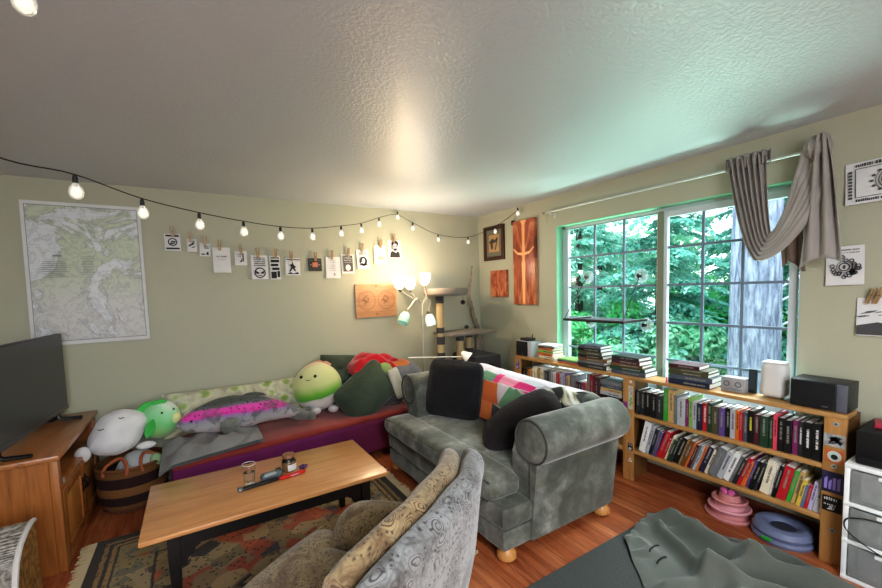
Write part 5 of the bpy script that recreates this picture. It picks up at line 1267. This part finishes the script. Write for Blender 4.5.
def book(th, h, d, col, label, M, group, ink=None, seed=0, prints=True, kind='book'):
    """spine on local -X at x=0, thickness along Y (centred), standing on z=0; M places it"""
    t = bpy.data.objects.new('book', None); COL.objects.link(t); t.empty_display_size = .04
    loc, rot, sc = M.decompose(); t.location = loc; t.rotation_euler = rot.to_euler(); tag(t, label, kind, group)
    b = min(.0028, th * .14)
    m = MB(); m.span((0, -th / 2, 0), (b * 1.2, th / 2, h), b * .4, 1); m.span((b, -th / 2, 0), (d, -th / 2 + b, h)); m.span((b, th / 2 - b, 0), (d, th / 2, h))
    obj('cover', m, cover_mat(col), t)
    obj('pages', MB().span((b * 1.2, -th / 2 + b, .003), (d - .004, th / 2 - b, h - .004)), PAGES, t, smooth=False)
    if prints and th > .011:
        rg = random.Random(seed); m = MB(); pc = ink or ('#8d8a82' if sum(srgb(CN[col])[:3]) < .55 else '#55555a')
        z0 = h * rg.uniform(.3, .4); z1 = h * rg.uniform(.8, .92); hh = min(.012, th * .42)
        z = z0
        while z < z1:
            s_ = hh * rg.uniform(.25, .6)
            if rg.random() > .12: m.add([(-.0006, -hh / 2, z), (-.0006, hh / 2 * rg.uniform(.5, 1), z), (-.0006, hh / 2 * rg.uniform(.5, 1), z + s_ * .6), (-.0006, -hh / 2, z + s_ * .6)], [[0, 3, 2, 1]])
            z += s_ * .8
        if m.v: obj('spine_print', m, flat(pc, .6), t, smooth=False)
    return t
ORD = ['first', 'second', 'third', 'fourth', 'fifth', 'sixth', 'seventh', 'eighth', 'ninth', 'tenth', 'eleventh', 'twelfth', 'thirteenth', 'fourteenth', 'fifteenth', 'sixteenth', 'seventeenth', 'eighteenth', 'nineteenth', 'twentieth',
       'twenty-first', 'twenty-second', 'twenty-third', 'twenty-fourth', 'twenty-fifth', 'twenty-sixth', 'twenty-seventh', 'twenty-eighth', 'twenty-ninth', 'thirtieth', 'thirty-first', 'thirty-second', 'thirty-third', 'thirty-fourth', 'thirty-fifth', 'thirty-sixth', 'thirty-seventh']
def lab(col, i, where, extra=''):
    a = LBL.get(col, col)
    return ('%s%s book on the %s, %s from the left' % (extra, a, where, ORD[i]))
# upper shelf of the right case
UE = [-2.252, -2.285, -2.315, -2.367, -2.412, -2.456, -2.493, -2.535, -2.561, -2.611, -2.636, -2.66, -2.689, -2.721, -2.751, -2.78, -2.824, -2.857, -2.885, -2.916, -2.939, -2.955, -2.98, -3.013, -3.045, -3.087, -3.108, -3.13, -3.163, -3.197, -3.224, -3.246, -3.287, -3.326]
UC = ['charcoal', 'charcoal', 'black', 'black', 'charcoal', 'green', 'tan', 'grey', 'lightgrey', 'magenta', 'palegreen', 'lightgrey', 'navy', 'red', 'darkgreen', 'olive', 'purple', 'black', 'lightgrey', 'orange', 'red', 'slate', 'black', 'maroon', 'darkgreen', 'darkgreen', 'pink', 'black', 'black', 'magenta', 'charcoal', 'black', 'black']
UH = [.19, .18, .185, .185, .18, .235, .235, .205, .19, .19, .215, .19, .185, .19, .20, .185, .185, .19, .19, .19, .185, .185, .205, .19, .19, .185, .215, .20, .195, .20, .20, .205, .21]
INKS = {22: '#d8cf4a', 13: '#e8c8c8', 26: '#5a1a24', 30: '#cfcfcf', 31: '#dedede', 32: '#dedede', 19: '#3a1a10'}
for i, c_ in enumerate(UC):
    a, b = UE[i], UE[i + 1]; th = abs(b - a) - .0015; h = UH[i]
    book(th, h, .145 + .02 * ((i * 7) % 5) / 5, c_, lab(c_, i, 'right bookcase top row'), T(FX + .018 + .004 * ((i * 3) % 4), (a + b) / 2, .5405) @ RX(0.0), 'books on the upper shelf of the right bookcase', INKS.get(i), i)
# lower shelf of the right case: leaning to the right
LC_ = [('white', .05, .27), ('lightgrey', .022, .23), ('navy', .026, .215), ('grey', .02, .21), ('purple', .014, .205), ('red', .034, .225), ('red', .02, .17), ('cream', .02, .205), ('darkgreen', .02, .18), ('charcoal', .018, .20), ('black', .036, .21), ('tan', .016, .205), ('brown', .028, .21), ('orange', .014, .205), ('maroon', .018, .19), ('grey', .018, .19),
       ('lightgrey', .018, .19), ('orange', .014, .20), ('navy', .034, .20), ('cream', .022, .19), ('grey', .05, .215), ('lightgrey', .034, .205), ('white', .034, .205), ('grey', .022, .20), ('charcoal', .02, .19), ('red', .022, .205), ('orange', .022, .18), ('purple', .02, .195), ('black', .022, .20), ('charcoal', .018, .20), ('cream', .045, .215), ('white', .016, .205), ('black', .020, .21),
       ('red', .045, .215), ('green', .022, .205), ('tan', .024, .205), ('yellow', .02, .165)]
y = -2.272; n_tot = len(LC_)
for i, (c_, th, h) in enumerate(LC_):
    ang = (.21 if i < 1 else .26 if i < 5 else .33 if i < 26 else .27 if i < 30 else .20)
    step = th / math.cos(ang)
    y -= step
    # pivot on the lower right edge; the top leans towards -Y
    M = T(FX + .02 + .004 * ((i * 5) % 4), y, .2485) @ RX(ang) @ T(0, th / 2, 0)
    book(th - .001, min(h, .255), .14 + .015 * ((i * 3) % 4), c_, lab(c_, i, 'right bookcase bottom row', 'leaning '), M, 'leaning books on the lower shelf of the right bookcase', None, 50 + i)
    if i == 29: y -= .012
LATE = [('blue', .016, .14), ('red', .016, .145), ('lilac', .02, .175), ('lightgrey', .026, .205), ('white', .016, .20), ('charcoal', .02, .19), ('black', .02, .19)]
for i, (c_, th, h) in enumerate(LATE):
    ang = .17; y -= th / math.cos(ang)
    book(th - .001, h, .14, c_, ('slim %s book on the right bookcase bottom row, %s from the wide post' % (LBL.get(c_, c_), ORD[len(LATE) - 1 - i])), T(FX + .02, y, .2485) @ RX(ang) @ T(0, th / 2, 0), 'leaning books on the lower shelf of the right bookcase', None, 120 + i)
YEND = y
# upper shelf of the left case
L1 = [-1.005, -1.042, -1.071, -1.10, -1.143, -1.195, -1.244, -1.286, -1.315, -1.347, -1.383, -1.416, -1.446, -1.481, -1.514, -1.548, -1.574, -1.604, -1.67, -1.70, -1.735, -1.765, -1.79, -1.822, -1.862, -1.925]
C1 = ['black', 'brown', 'orange', 'tan', 'cream', 'tan', 'cream', 'grey', 'charcoal', 'grey', 'lightgrey', 'white', 'red', 'lightgrey', 'lilac', 'purple', 'tan', 'grey', 'maroon', 'black', 'magenta', 'orange', 'grey', 'crimson', 'maroon']
for i, c_ in enumerate(C1):
    a, b = L1[i], L1[i + 1]; h = [.17, .165, .17, .175, .20, .18, .20, .19, .19, .195, .19, .195, .19, .19, .205, .195, .185, .20, .15, .15, .15, .15, .23, .235, .225][i]
    book(abs(b - a) - .0015, h, .145, c_, lab(c_, i, 'left bookcase top row'), T(FX + .02 + .004 * ((i * 3) % 4), (a + b) / 2, .5405), 'books on the upper shelf of the left bookcase', None, 200 + i)
z = .5405
for i, (c_, th) in enumerate((('crimson', .03), ('red', .032), ('black', .028), ('lightgrey', .03), ('tan', .026), ('slate', .03), ('grey', .034))):
    book(th, .20, .15, c_, '%s book in the flat stack beside the divider post, %s from the bottom' % (LBL.get(c_, c_), ORD[i]), T(FX + .018 + .004 * (i % 3), -1.932, z + th / 2) @ RX(PI / 2), 'flat stack of books on the left bookcase', None, 240 + i)
    z += th + .0008
# papers lying on the standing books
for k, (y0, y1, zz) in enumerate(((-1.15, -1.30, .742), (-1.36, -1.60, .749))):
    obj('loose_paper', MB().span((FX + .03, y1, zz), (-.07, y0, zz + .008), .002), PAPER, None, ['small pad of white paper lying on top of the tan and cream books', 'wide pad of white paper lying across the grey and lilac books'][k], 'paper', 'papers lying on the left bookcase books')
# stacks on the top board
def stack(y0, x0, items, where, seed, grp):
    z = .8308; rg = random.Random(seed)
    for i, (c_, th, L, d) in enumerate(items):
        rz = rg.uniform(-.07, .07); yy = y0 - L / 2 + rg.uniform(-.012, .012)
        M = T(x0 + rg.uniform(0, .012), yy, z + th / 2) @ RZ(rz) @ T(0, L / 2, 0) @ RX(PI / 2)
        book(th, L, d, c_, '%s book in the %s, %s from the bottom' % (LBL.get(c_, c_), where, ORD[i]), M, grp, None, seed * 10 + i)
        z += th + .0008
    return z
stack(-1.225, -.232, [('tan', .022, .19, .15), ('cream', .02, .20, .16), ('orange', .03, .19, .15), ('palegreen', .024, .19, .15), ('orange', .022, .18, .15), ('charcoal', .016, .19, .15), ('white', .014, .185, .15)], 'colourful stack beside the small speaker', 31, 'colourful book stack on the left bookcase')
stack(-1.46, -.225, [('orange', .014, .24, .16), ('slate', .016, .23, .16), ('palegreen', .010, .22, .16)], 'low stack below the left jamb', 32, 'low book stack on the left bookcase')
stack(-1.70, -.235, [('charcoal', .04, .29, .17), ('grey', .022, .27, .17), ('brown', .026, .28, .17), ('black', .024, .25, .17), ('olive', .032, .24, .16), ('black', .026, .23, .16), ('slate', .022, .22, .16)], 'tallest stack below the left sash', 33, 'tallest book stack on the left bookcase')
stack(-2.035, -.235, [('slate', .034, .29, .17), ('darkgreen', .028, .29, .17), ('brown', .022, .26, .16), ('maroon', .030, .25, .16), ('charcoal', .026, .24, .16)], 'stack over the divider post', 34, 'book stack over the divider post')
stack(-2.50, -.235, [('navy', .036, .27, .18), ('slate', .034, .27, .18), ('olive', .024, .26, .17), ('olive', .020, .25, .17), ('maroon', .026, .20, .16)], 'dark stack left of the white canister', 35, 'dark book stack on the right bookcase')
obj('pink_bookmark', MB().box((-.243, -2.492, .852), (.004, .012, .042), .001), flat('#d64a8c', .5), None, 'small pink tag standing at the left end of the dark book stack', 'bookmark')
# small speaker with router
sp1 = thing('small_speaker', 'small black fronted speaker with pale sides at the left end of the bookcase top', 'speaker', (-.14, -1.0, .8305))
obj('cabinet', MB().box((.0, 0, .08), (.15, .215, .16), .006), mat('pale_speaker_case', '#a9a9ac', .5), sp1); obj('grille', MB().box((-.077, .02, .08), (.006, .165, .15), .002), mat('black_grille_cloth', '#111216', .8, bump=.5, bscale=400), sp1); obj('logo_dot', MB().cyl((-.079, .01, .022), (-.0815, .01, .022), .005, n=10), flat('#8d8d90', .3), sp1)
rt = thing('router', 'small black router with a stub antenna on top of the small speaker', 'router', (-.15, -1.0, .9910))
obj('case', MB().box((0, 0, .014), (.10, .13, .028), .006), flat('#22242a', .4), rt); obj('antenna', MB().tube([(.02, -.045, .028), (.02, -.050, .07)], [.005, .004], 8), flat('#101012', .4), rt)
# picture box, small dark thing, canister, speaker
pb = thing('picture_box', 'small grey white box with round marks between the dark book stack and the canister', 'box', (-.13, -2.872, .8305))
obj('box_body', MB().box((0, 0, .046), (.07, .135, .092), .004), flat('#8c8c90', .6, var='#a5a5aa', vscale=20), pb)
m = MB(); ring(m, -.035, .05, .012, .018); ring(m, .03, .05, .012, .018); rec(m, -.05, .05, .015, .018); mm = MB().add([(-.0356, -v.x, v.z) for v in m.v], m.f); obj('printed_marks', mm, flat('#55555a', .6), pb, smooth=False)
ph = thing('phone', 'small dark upright gadget leaning beside the white canister', 'gadget', (-.11, -2.962, .8305))
obj('body', MB().rbox((0, 0, .078), (.02, .045, .155), .006, 6), flat('#20242a', .3), ph); obj('screen', MB().box((-.0105, 0, .085), (.001, .036, .12)), flat('#39434a', .15), ph, smooth=False)
cn = thing('canister', 'tall white rounded canister speaker standing below the right sash', 'speaker', (-.12, -3.078, .8305))
def canf(u, q): q = Vector(q); k = 1 - .03 * (u.z + 1) * 0; return q
obj('body', MB().rbox((0, 0, .112), (.115, .125, .215), .035, 12), mat('white_mesh_shell', '#d2d0cf', .55, bump=.35, bscale=500), cn); obj('top_cap', MB().rbox((0, 0, .218), (.10, .11, .008), .0039, 8), flat('#e2e2e2', .35), cn)
s2 = thing('bookshelf_speaker', 'wide black speaker with grey right panel on the right end of the bookcase', 'speaker', (-.135, -3.302, .8305))
obj('cabinet', MB().box((0, 0, .078), (.175, .24, .152), .004), mat('charcoal_vinyl', '#2a2a2e', .45), s2); obj('grille', MB().box((-.091, .026, .078), (.010, .184, .144), .003), mat('black_grille_cloth', '#111216', .8, bump=.5, bscale=400), s2)
obj('front_panel', MB().box((-.0885, -.094, .078), (.004, .042, .146), .001), flat('#5c5f6a', .4), s2, 'grey front strip'); obj('badge', MB().box((-.0965, -.03, .022), (.001, .026, .004)), flat('#a8a8ac', .3, metal=.8), s2)
# cat toys under the bookcase
PK1 = mat('pink_plastic', '#c98f98', .4); PK2 = mat('salmon_plastic', '#bf7f80', .4)
ctw = thing('cat_toy', 'pink tiered round cat track toy on the floor under the right bookcase', 'cat toy', (-.165, -2.87, 0))
for k, (r_, z0) in enumerate(((.132, .0), (.115, .05), (.095, .10))):
    obj('tier', MB().lathe([(r_ * .3, z0), (r_, z0), (r_ + .006, z0 + .014), (r_ - .002, z0 + .022), (r_ - .014, z0 + .012), (r_ - .034, z0 + .012), (r_ - .04, z0 + .05), (r_ * .3, z0 + .05)], 36), PK1 if k % 2 else PK2, ctw)
bw = MB()
for sg in (-1, 1): bw.ball((-.03, sg * .022, .172), (.006, .022, .018), 10); bw.ball((-.03, sg * .016, .157), (.006, .015, .012), 10)
obj('butterfly', bw, flat('#d56aa8', .4), ctw)
cbd = thing('cat_toy', 'blue grey ring shaped cat scratcher toy on the floor beside the wide post', 'cat toy', (-.175, -3.155, 0))
BLU = mat('blue_grey_plastic', '#6a7290', .5, bump=.2, bscale=120)
obj('ring_tier', MB().lathe([(.05, 0), (.145, 0), (.152, .018), (.146, .034), (.05, .034)], 40), BLU, cbd); obj('ring_tier', MB().lathe([(.05, .034), (.138, .034), (.146, .055), (.135, .082), (.11, .092), (.075, .082), (.06, .06), (.05, .034)], 40), BLU, cbd)
obj('centre_pad', MB().lathe([(0, .036), (.055, .036), (.06, .064), (0, .066)], 30), mat('dark_scratch_pad', '#2e3242', .9, bump=.5, bscale=90), cbd)
obj('green_tag', MB().rbox((-.143, .03, .026), (.014, .05, .02), .005, 4), flat('#2f9a3e', .4), cbd)

# ------------------------------------------------------------------ plastic drawers and what stands on them
WPL = mat('white_plastic_frame', '#eceff0', .35)
CLR = NT('frosted_drawer_plastic'); CLR.set(Base_Color='#eef1f1', Roughness=.22); CLR.b.inputs['Transmission Weight'].default_value = .8; CLR.b.inputs['Specular IOR Level'].default_value = .5; CLR = CLR.m
dr = thing('drawer_unit', 'white plastic three drawer unit with translucent fronts right of the bookcase', 'drawers', (-.185, -3.64, 0))
DX0, DX1, DY0, DY1 = -.345, -.03, -3.84, -3.443
fm2 = MB()
for z0, z1 in ((0, .022), (.195, .217), (.392, .414), (.588, .612)): fm2.span((DX0, DY0, z0), (DX1, DY1, z1), .004)
for yy in (DY0, DY1 - .022): fm2.span((DX0 + .004, yy, .02), (DX1, yy + .022, .592), .003)
fm2.span((DX1 - .01, DY0 + .02, .02), (DX1, DY1 - .02, .592))
obj('frame', fm2, WPL, dr, world=True)
for k, z0 in enumerate((.026, .221, .418)):
    d_ = obj('drawer', MB().span((DX0 - .002, DY0 + .026, z0), (DX0 + .003, DY1 - .026, z0 + .165), .002).span((DX0 + .003, DY0 + .026, z0), (DX1 - .02, DY1 - .026, z0 + .004)).span((DX0 + .003, DY0 + .026, z0), (DX1 - .02, DY0 + .029, z0 + .15)).span((DX0 + .003, DY1 - .029, z0), (DX1 - .02, DY1 - .026, z0 + .15)), CLR, dr, world=True)
    obj('pull_lip', MB().span((DX0 - .014, DY0 + .12, z0 + .145), (DX0 - .002, DY1 - .12, z0 + .163), .004), WPL, d_, world=True)
    rg = random.Random(40 + k); cb = MB()
    for j in range(3):
        yy = -3.64 + (j - 1) * .1; cb.rbox((DX0 + .13, yy, z0 + .05 + .01 * j), (.18, .085, .09 + .02 * j), .02, 5)
    cont = thing('stored_items', 'dark cloudy contents inside the %s translucent drawer' % ['bottom', 'middle', 'top'][k], 'clutter', (-.2, -3.64, z0 + .005)); cont['kind'] = 'stuff'
    obj('contents', cb, mat('drawer_contents', ['#3a3a3e', '#6a6c6e', '#9a9c9c'][k], .7, var=['#6a6a6c', '#bcbebe', '#c8caca'][k], vscale=25), cont, world=True)
cd = obj('cable', MB().tube(crv([(-.33, -3.72, .64), (-.352, -3.66, .40), (-.372, -3.52, .36), (-.37, -3.462, .33), (-.368, -3.47, .27), (-.372, -3.58, .21), (-.372, -3.75, .17)], 8), .0035, 6), flat('#141416', .5), None, 'thin black cable looping across the drawer fronts', 'cable')
bb = thing('printer', 'black box shaped printer on top of the white plastic drawers', 'printer', (-.18, -3.66, .613))
obj('body', MB().box((0, 0, .088), (.29, .37, .172), .008), mat('black_speckled_plastic', '#131316', .5, bump=.3, bscale=200), bb); obj('front_ledge', MB().box((-.147, 0, .028), (.012, .34, .03), .003), flat('#1f1f23', .4), bb); obj('badge', MB().box((-.1535, .06, .03), (.001, .03, .008)), flat('#77777c', .3), bb, smooth=False)
mg = thing('magazine', 'pink and red covered booklet lying on top of the black printer', 'magazine', (-.15, -3.60, .7875), .2)
obj('cover', MB().box((0, 0, .012), (.13, .19, .022), .002), flat('#a8324a', .4), mg); obj('cover_print', MB().box((-.01, 0, .0236), (.08, .13, .0008)), flat('#c9c4c8', .5), mg, smooth=False); obj('pages', MB().box((.002, 0, .012), (.129, .187, .014)), PAGES, mg, smooth=False)
# ------------------------------------------------------------------ curtain rod and curtain
ROD = mat('white_metal_rod', '#d2d2d0', .3, metal=.3)
rd = thing('curtain_rod', 'thin white metal curtain rod above the window', 'curtain rod', (-.08, -2.2, 2.275))
obj('rod', MB().cyl((-.08, -1.185, 2.276), (-.08, -3.27, 2.268), .008, n=12), ROD, rd, world=True)
obj('finial', MB().cyl((-.08, -1.165, 2.276), (-.08, -1.188, 2.276), .013, n=14), flat('#8a8580', .3, metal=.8), rd, world=True)
for yy in (-1.25, -3.215):
    obj('bracket', MB().tube([(-.002, yy, 2.25), (-.05, yy, 2.25), (-.08, yy, 2.262)], .005, 8).box((-.003, yy, 2.25), (.006, .03, .05), .002), ROD, rd, world=True)
obj('pull_cord', MB().tube([(-.07, -1.205, 2.27), (-.068, -1.206, 2.18)], .0025, 6), flat('#8a8270', .6), rd, world=True)
CUR = mat('taupe_curtain_cloth', '#a29c98', .9, var='#938d89', vscale=5, bump=.2, bscale=220, sheen=.25)
cu = thing('curtain', 'taupe grey curtain swagged up over the right end of the rod', 'curtain', (-.12, -3.05, 1.62))
HK = Vector((-.10, -3.265, 2.285))
def swag(a, b):
    """a across the cloth (0 outer/lower edge .. 1 inner edge), b along from the rod to the hook"""
    y0 = -2.80 - .19 * a; P0 = Vector((-.095, y0, 2.305))
    P1 = Vector((-.105, -3.30 + .13 * a, 2.06 + .23 * a))
    zb = 1.66 + .17 * a; yb = -2.985 - .045 * a
    t = b
    if t < .5:
        s = 1 - t / .5; y = yb + (P0.y - yb) * s ** .85; z = zb + (P0.z - zb) * s ** 1.35
    else:
        s = (t - .5) / .5; y = yb + (P1.y - yb) * s ** .72; z = zb + (P1.z - zb) * s ** 1.35
    am = .024 * (.55 + .45 * abs(2 * t - 1)) * (1 - .4 * (t > .9))
    x = -.115 + am * math.sin(a * 2 * PI * 6.5 + .4 * math.sin(t * 5)) - .05 * math.sin(t * PI) * (1 - a) + .008 * noise.noise(Vector((a * 4, t * 6, 1)))
    dd = .010 * math.cos(a * 2 * PI * 6.5)
    return (x, y + dd, z + dd * .6)
o = obj('swag', MB().grid(swag, 90, 60), CUR, cu, world=True, angle=180)
o.modifiers.new('t', 'SOLIDIFY').thickness = .004
def hd(a, b):
    y = -2.785 - .225 * a; return (-.10 + .03 * math.sin(a * 2 * PI * 5.5), y + .006 * math.cos(a * 40), 2.25 + .085 * b)
o = obj('gathered_heading', MB().grid(hd, 70, 4), CUR, cu, world=True, angle=180); o.modifiers.new('t', 'SOLIDIFY').thickness = .004
def tail(a, b):
    # from over the hook down to the hem
    y = -3.235 - .055 * a + (b ** .7) * ((-3.175 - .18 * a) - (-3.235 - .055 * a)); z = 2.315 - .04 * (1 - math.sin(a * PI)) - b * (.665 - .02 * a) + (.02 if b == 0 else 0)
    am = .012 + .022 * (1 - b)
    return (-.15 + am * math.sin(a * 2 * PI * 2.5 + .8) + .02 * b, y, z)
o = obj('hanging_tail', MB().grid(tail, 46, 30), CUR, cu, world=True, angle=180); o.modifiers.new('t', 'SOLIDIFY').thickness = .005
def bun(u, q):
    q = Vector(q); k = 1 + .10 * math.sin(u.y * 9 + u.x * 3) + .06 * noise.noise(u * 4)
    return (q.x * k, q.y, q.z * k)
obj('fold_over_rod', MB().ball((-.12, -3.235, 2.268), (.055, .062, .066), 26, bun), CUR, cu, world=True)
def back_end(a, b): return (-.075 + .015 * math.sin(a * 12), -3.06 - .11 * a - .02 * b, 1.86 - .24 * b + .03 * math.sin(a * 5) )
o = obj('inner_lining', MB().grid(back_end, 20, 10), mat('brown_taupe_lining', '#6d5a50', .9, sheen=.2), cu, 'browner back end showing behind the swag', world=True, angle=180); o.modifiers.new('t', 'SOLIDIFY').thickness = .003
obj('hook_hole', MB().ball((-.155, -3.268, 2.255), (.012, .012, .018), 10), flat('#1a1514', .9), cu, world=True)

# ------------------------------------------------------------------ window perch for a cat, held by suction cups
hm = thing('window_perch', 'black framed cat perch hung on the left window sash by suction cups and cables', 'cat perch', (-.13, -1.88, 1.235))
BKM = flat('#1b1d20', .5)
CUPG = NT('clear_rubber'); CUPG.set(Base_Color='#cfe0e0', Roughness=.25); CUPG.b.inputs['Transmission Weight'].default_value = .6; CUPG = CUPG.m
fz = 1.25
obj('frame', MB().tube([(.05, -1.62, fz), (-.285, -1.60, fz), (-.285, -2.18, fz), (.05, -2.16, fz)], .012, 8), BKM, hm, world=True)
obj('sling', MB().grid(lambda a, b: (.05 - .33 * a, -1.62 - .54 * b, fz - .004 - .02 * math.sin(PI * a) * math.sin(PI * b)), 12, 12), mat('black_mesh_sling', '#24272c', .8), hm, world=True)
for yy, zz in ((-1.577, 1.626), (-2.10, 1.612), (-2.146, 1.205), (-1.60, 1.205)):
    o = obj('suction_cup', MB().lathe([(0, .0), (.058, 0), (.05, .012), (.022, .022), (.018, .03), (0, .03)], 24, T(.083, yy, zz) @ RY(-PI / 2)), CUPG, hm, world=True)
    obj('cup_knob', MB().cyl((.06, yy, zz), (.035, yy, zz), .020, .016, 14), BKM, o, world=True)
for a, b in (((.045, -1.577, 1.61), (-.285, -1.60, fz)), ((.045, -2.10, 1.60), (-.285, -2.17, fz))): obj('cable', MB().tube([a, b], .0035, 6), BKM, hm, world=True)
# ------------------------------------------------------------------ light, sky, camera
wd = bpy.data.worlds.new('sky'); scene.world = wd; wd.use_nodes = True
nt = wd.node_tree; bg = nt.nodes['Background']
tc = nt.nodes.new('ShaderNodeTexCoord'); sx = nt.nodes.new('ShaderNodeSeparateXYZ'); rp_ = nt.nodes.new('ShaderNodeValToRGB')
nt.links.new(tc.outputs['Generated'], sx.inputs[0]); nt.links.new(sx.outputs[2], rp_.inputs[0]); nt.links.new(rp_.outputs[0], bg.inputs[0])
rp_.color_ramp.elements[0].color = (.82, .92, .95, 1); rp_.color_ramp.elements[1].color = (.78, .88, 1, 1)
bg.inputs[1].default_value = 2.6
def lamp(name, typ, loc, energy, color, rot=None, **k):
    d = bpy.data.lights.new(name, typ); d.energy = energy; d.color = color
    for a, v in k.items(): setattr(d, a, v)
    o = bpy.data.objects.new(name, d); COL.objects.link(o); o.location = loc
    if rot is not None: o.rotation_euler = rot
    return o
def aim(loc, to): return (Vector(to) - Vector(loc)).to_track_quat('-Z', 'Y').to_euler()
lamp('hazy_sun', 'SUN', (6, -2, 8), 4.0, (1, .98, .94), aim((5, -3.4, 5.5), (0, -2.0, 0)), angle=.7)
lamp('open_sky_above_window', 'AREA', (2.0, -2.2, 4.6), 620, (.86, .96, 1.0), aim((2.0, -2.2, 4.6), (-1.6, -2.2, .4)), shape='RECTANGLE', size=3.0, size_y=2.0)
lamp('ground_bounce_fill', 'AREA', (1.1, -2.2, -.1), 170, (.66, 1.0, .82), aim((1.1, -2.2, -.1), (-1.6, -2.4, 2.44)), shape='RECTANGLE', size=2.2, size_y=1.0)  # added area lamp imitating light bounced off the ground outside
# bulbs of the floor lamp
for (x, y, z), e, c_ in (((-1.32, -.58, 1.72), 13, (1, .74, .45)), ((-1.165, -.45, 1.73), 9, (1, .80, .55)), ((-.98, -.42, 1.76), 6, (1, .88, .78))):
    lamp('lamp_bulb', 'POINT', (x, y, z), e, c_, shadow_soft_size=.03)
lamp('rear_ceiling_fill', 'AREA', (-2.6, -5.2, 2.40), 100, (.95, .97, 1), (0, 0, 0), shape='DISK', size=.9)  # fill lamp added behind the camera, stands for no known fixture
lamp('rear_wall_fill', 'AREA', (-3.2, -6.2, 1.6), 110, (.88, .94, 1), aim((-3.2, -6.2, 1.6), (-2.2, 0, 1.1)), shape='RECTANGLE', size=2.4, size_y=1.5)  # second added fill lamp, the rear wall has no window
cam = bpy.data.cameras.new('camera'); co = bpy.data.objects.new('camera', cam); COL.objects.link(co)
yaw, pit, rol = CAMR
fw = Vector((math.sin(yaw) * math.cos(pit), math.cos(yaw) * math.cos(pit), math.sin(pit)))
r0 = Vector((math.cos(yaw), -math.sin(yaw), 0)); u0 = r0.cross(fw)
r1 = r0 * math.cos(rol) + u0 * math.sin(rol); u1 = -r0 * math.sin(rol) + u0 * math.cos(rol)
Mc = Matrix((r1, u1, -fw)).transposed().to_4x4(); Mc.translation = CAMP
co.matrix_world = Mc
cam.sensor_fit = 'HORIZONTAL'; cam.sensor_width = 36; cam.lens = 36 * CAMF / 882; cam.shift_y = CAMY / 882; cam.clip_start = .02; cam.clip_end = 200
scene.camera = co
scene.view_settings.view_transform = 'Standard'; scene.view_settings.look = 'Medium High Contrast'; scene.view_settings.exposure = 0.0; scene.view_settings.gamma = 1.0
scene.cycles.use_denoising = True
scene.cycles.max_bounces = 10; scene.cycles.transparent_max_bounces = 16
scene.cycles.sample_clamp_indirect = 6
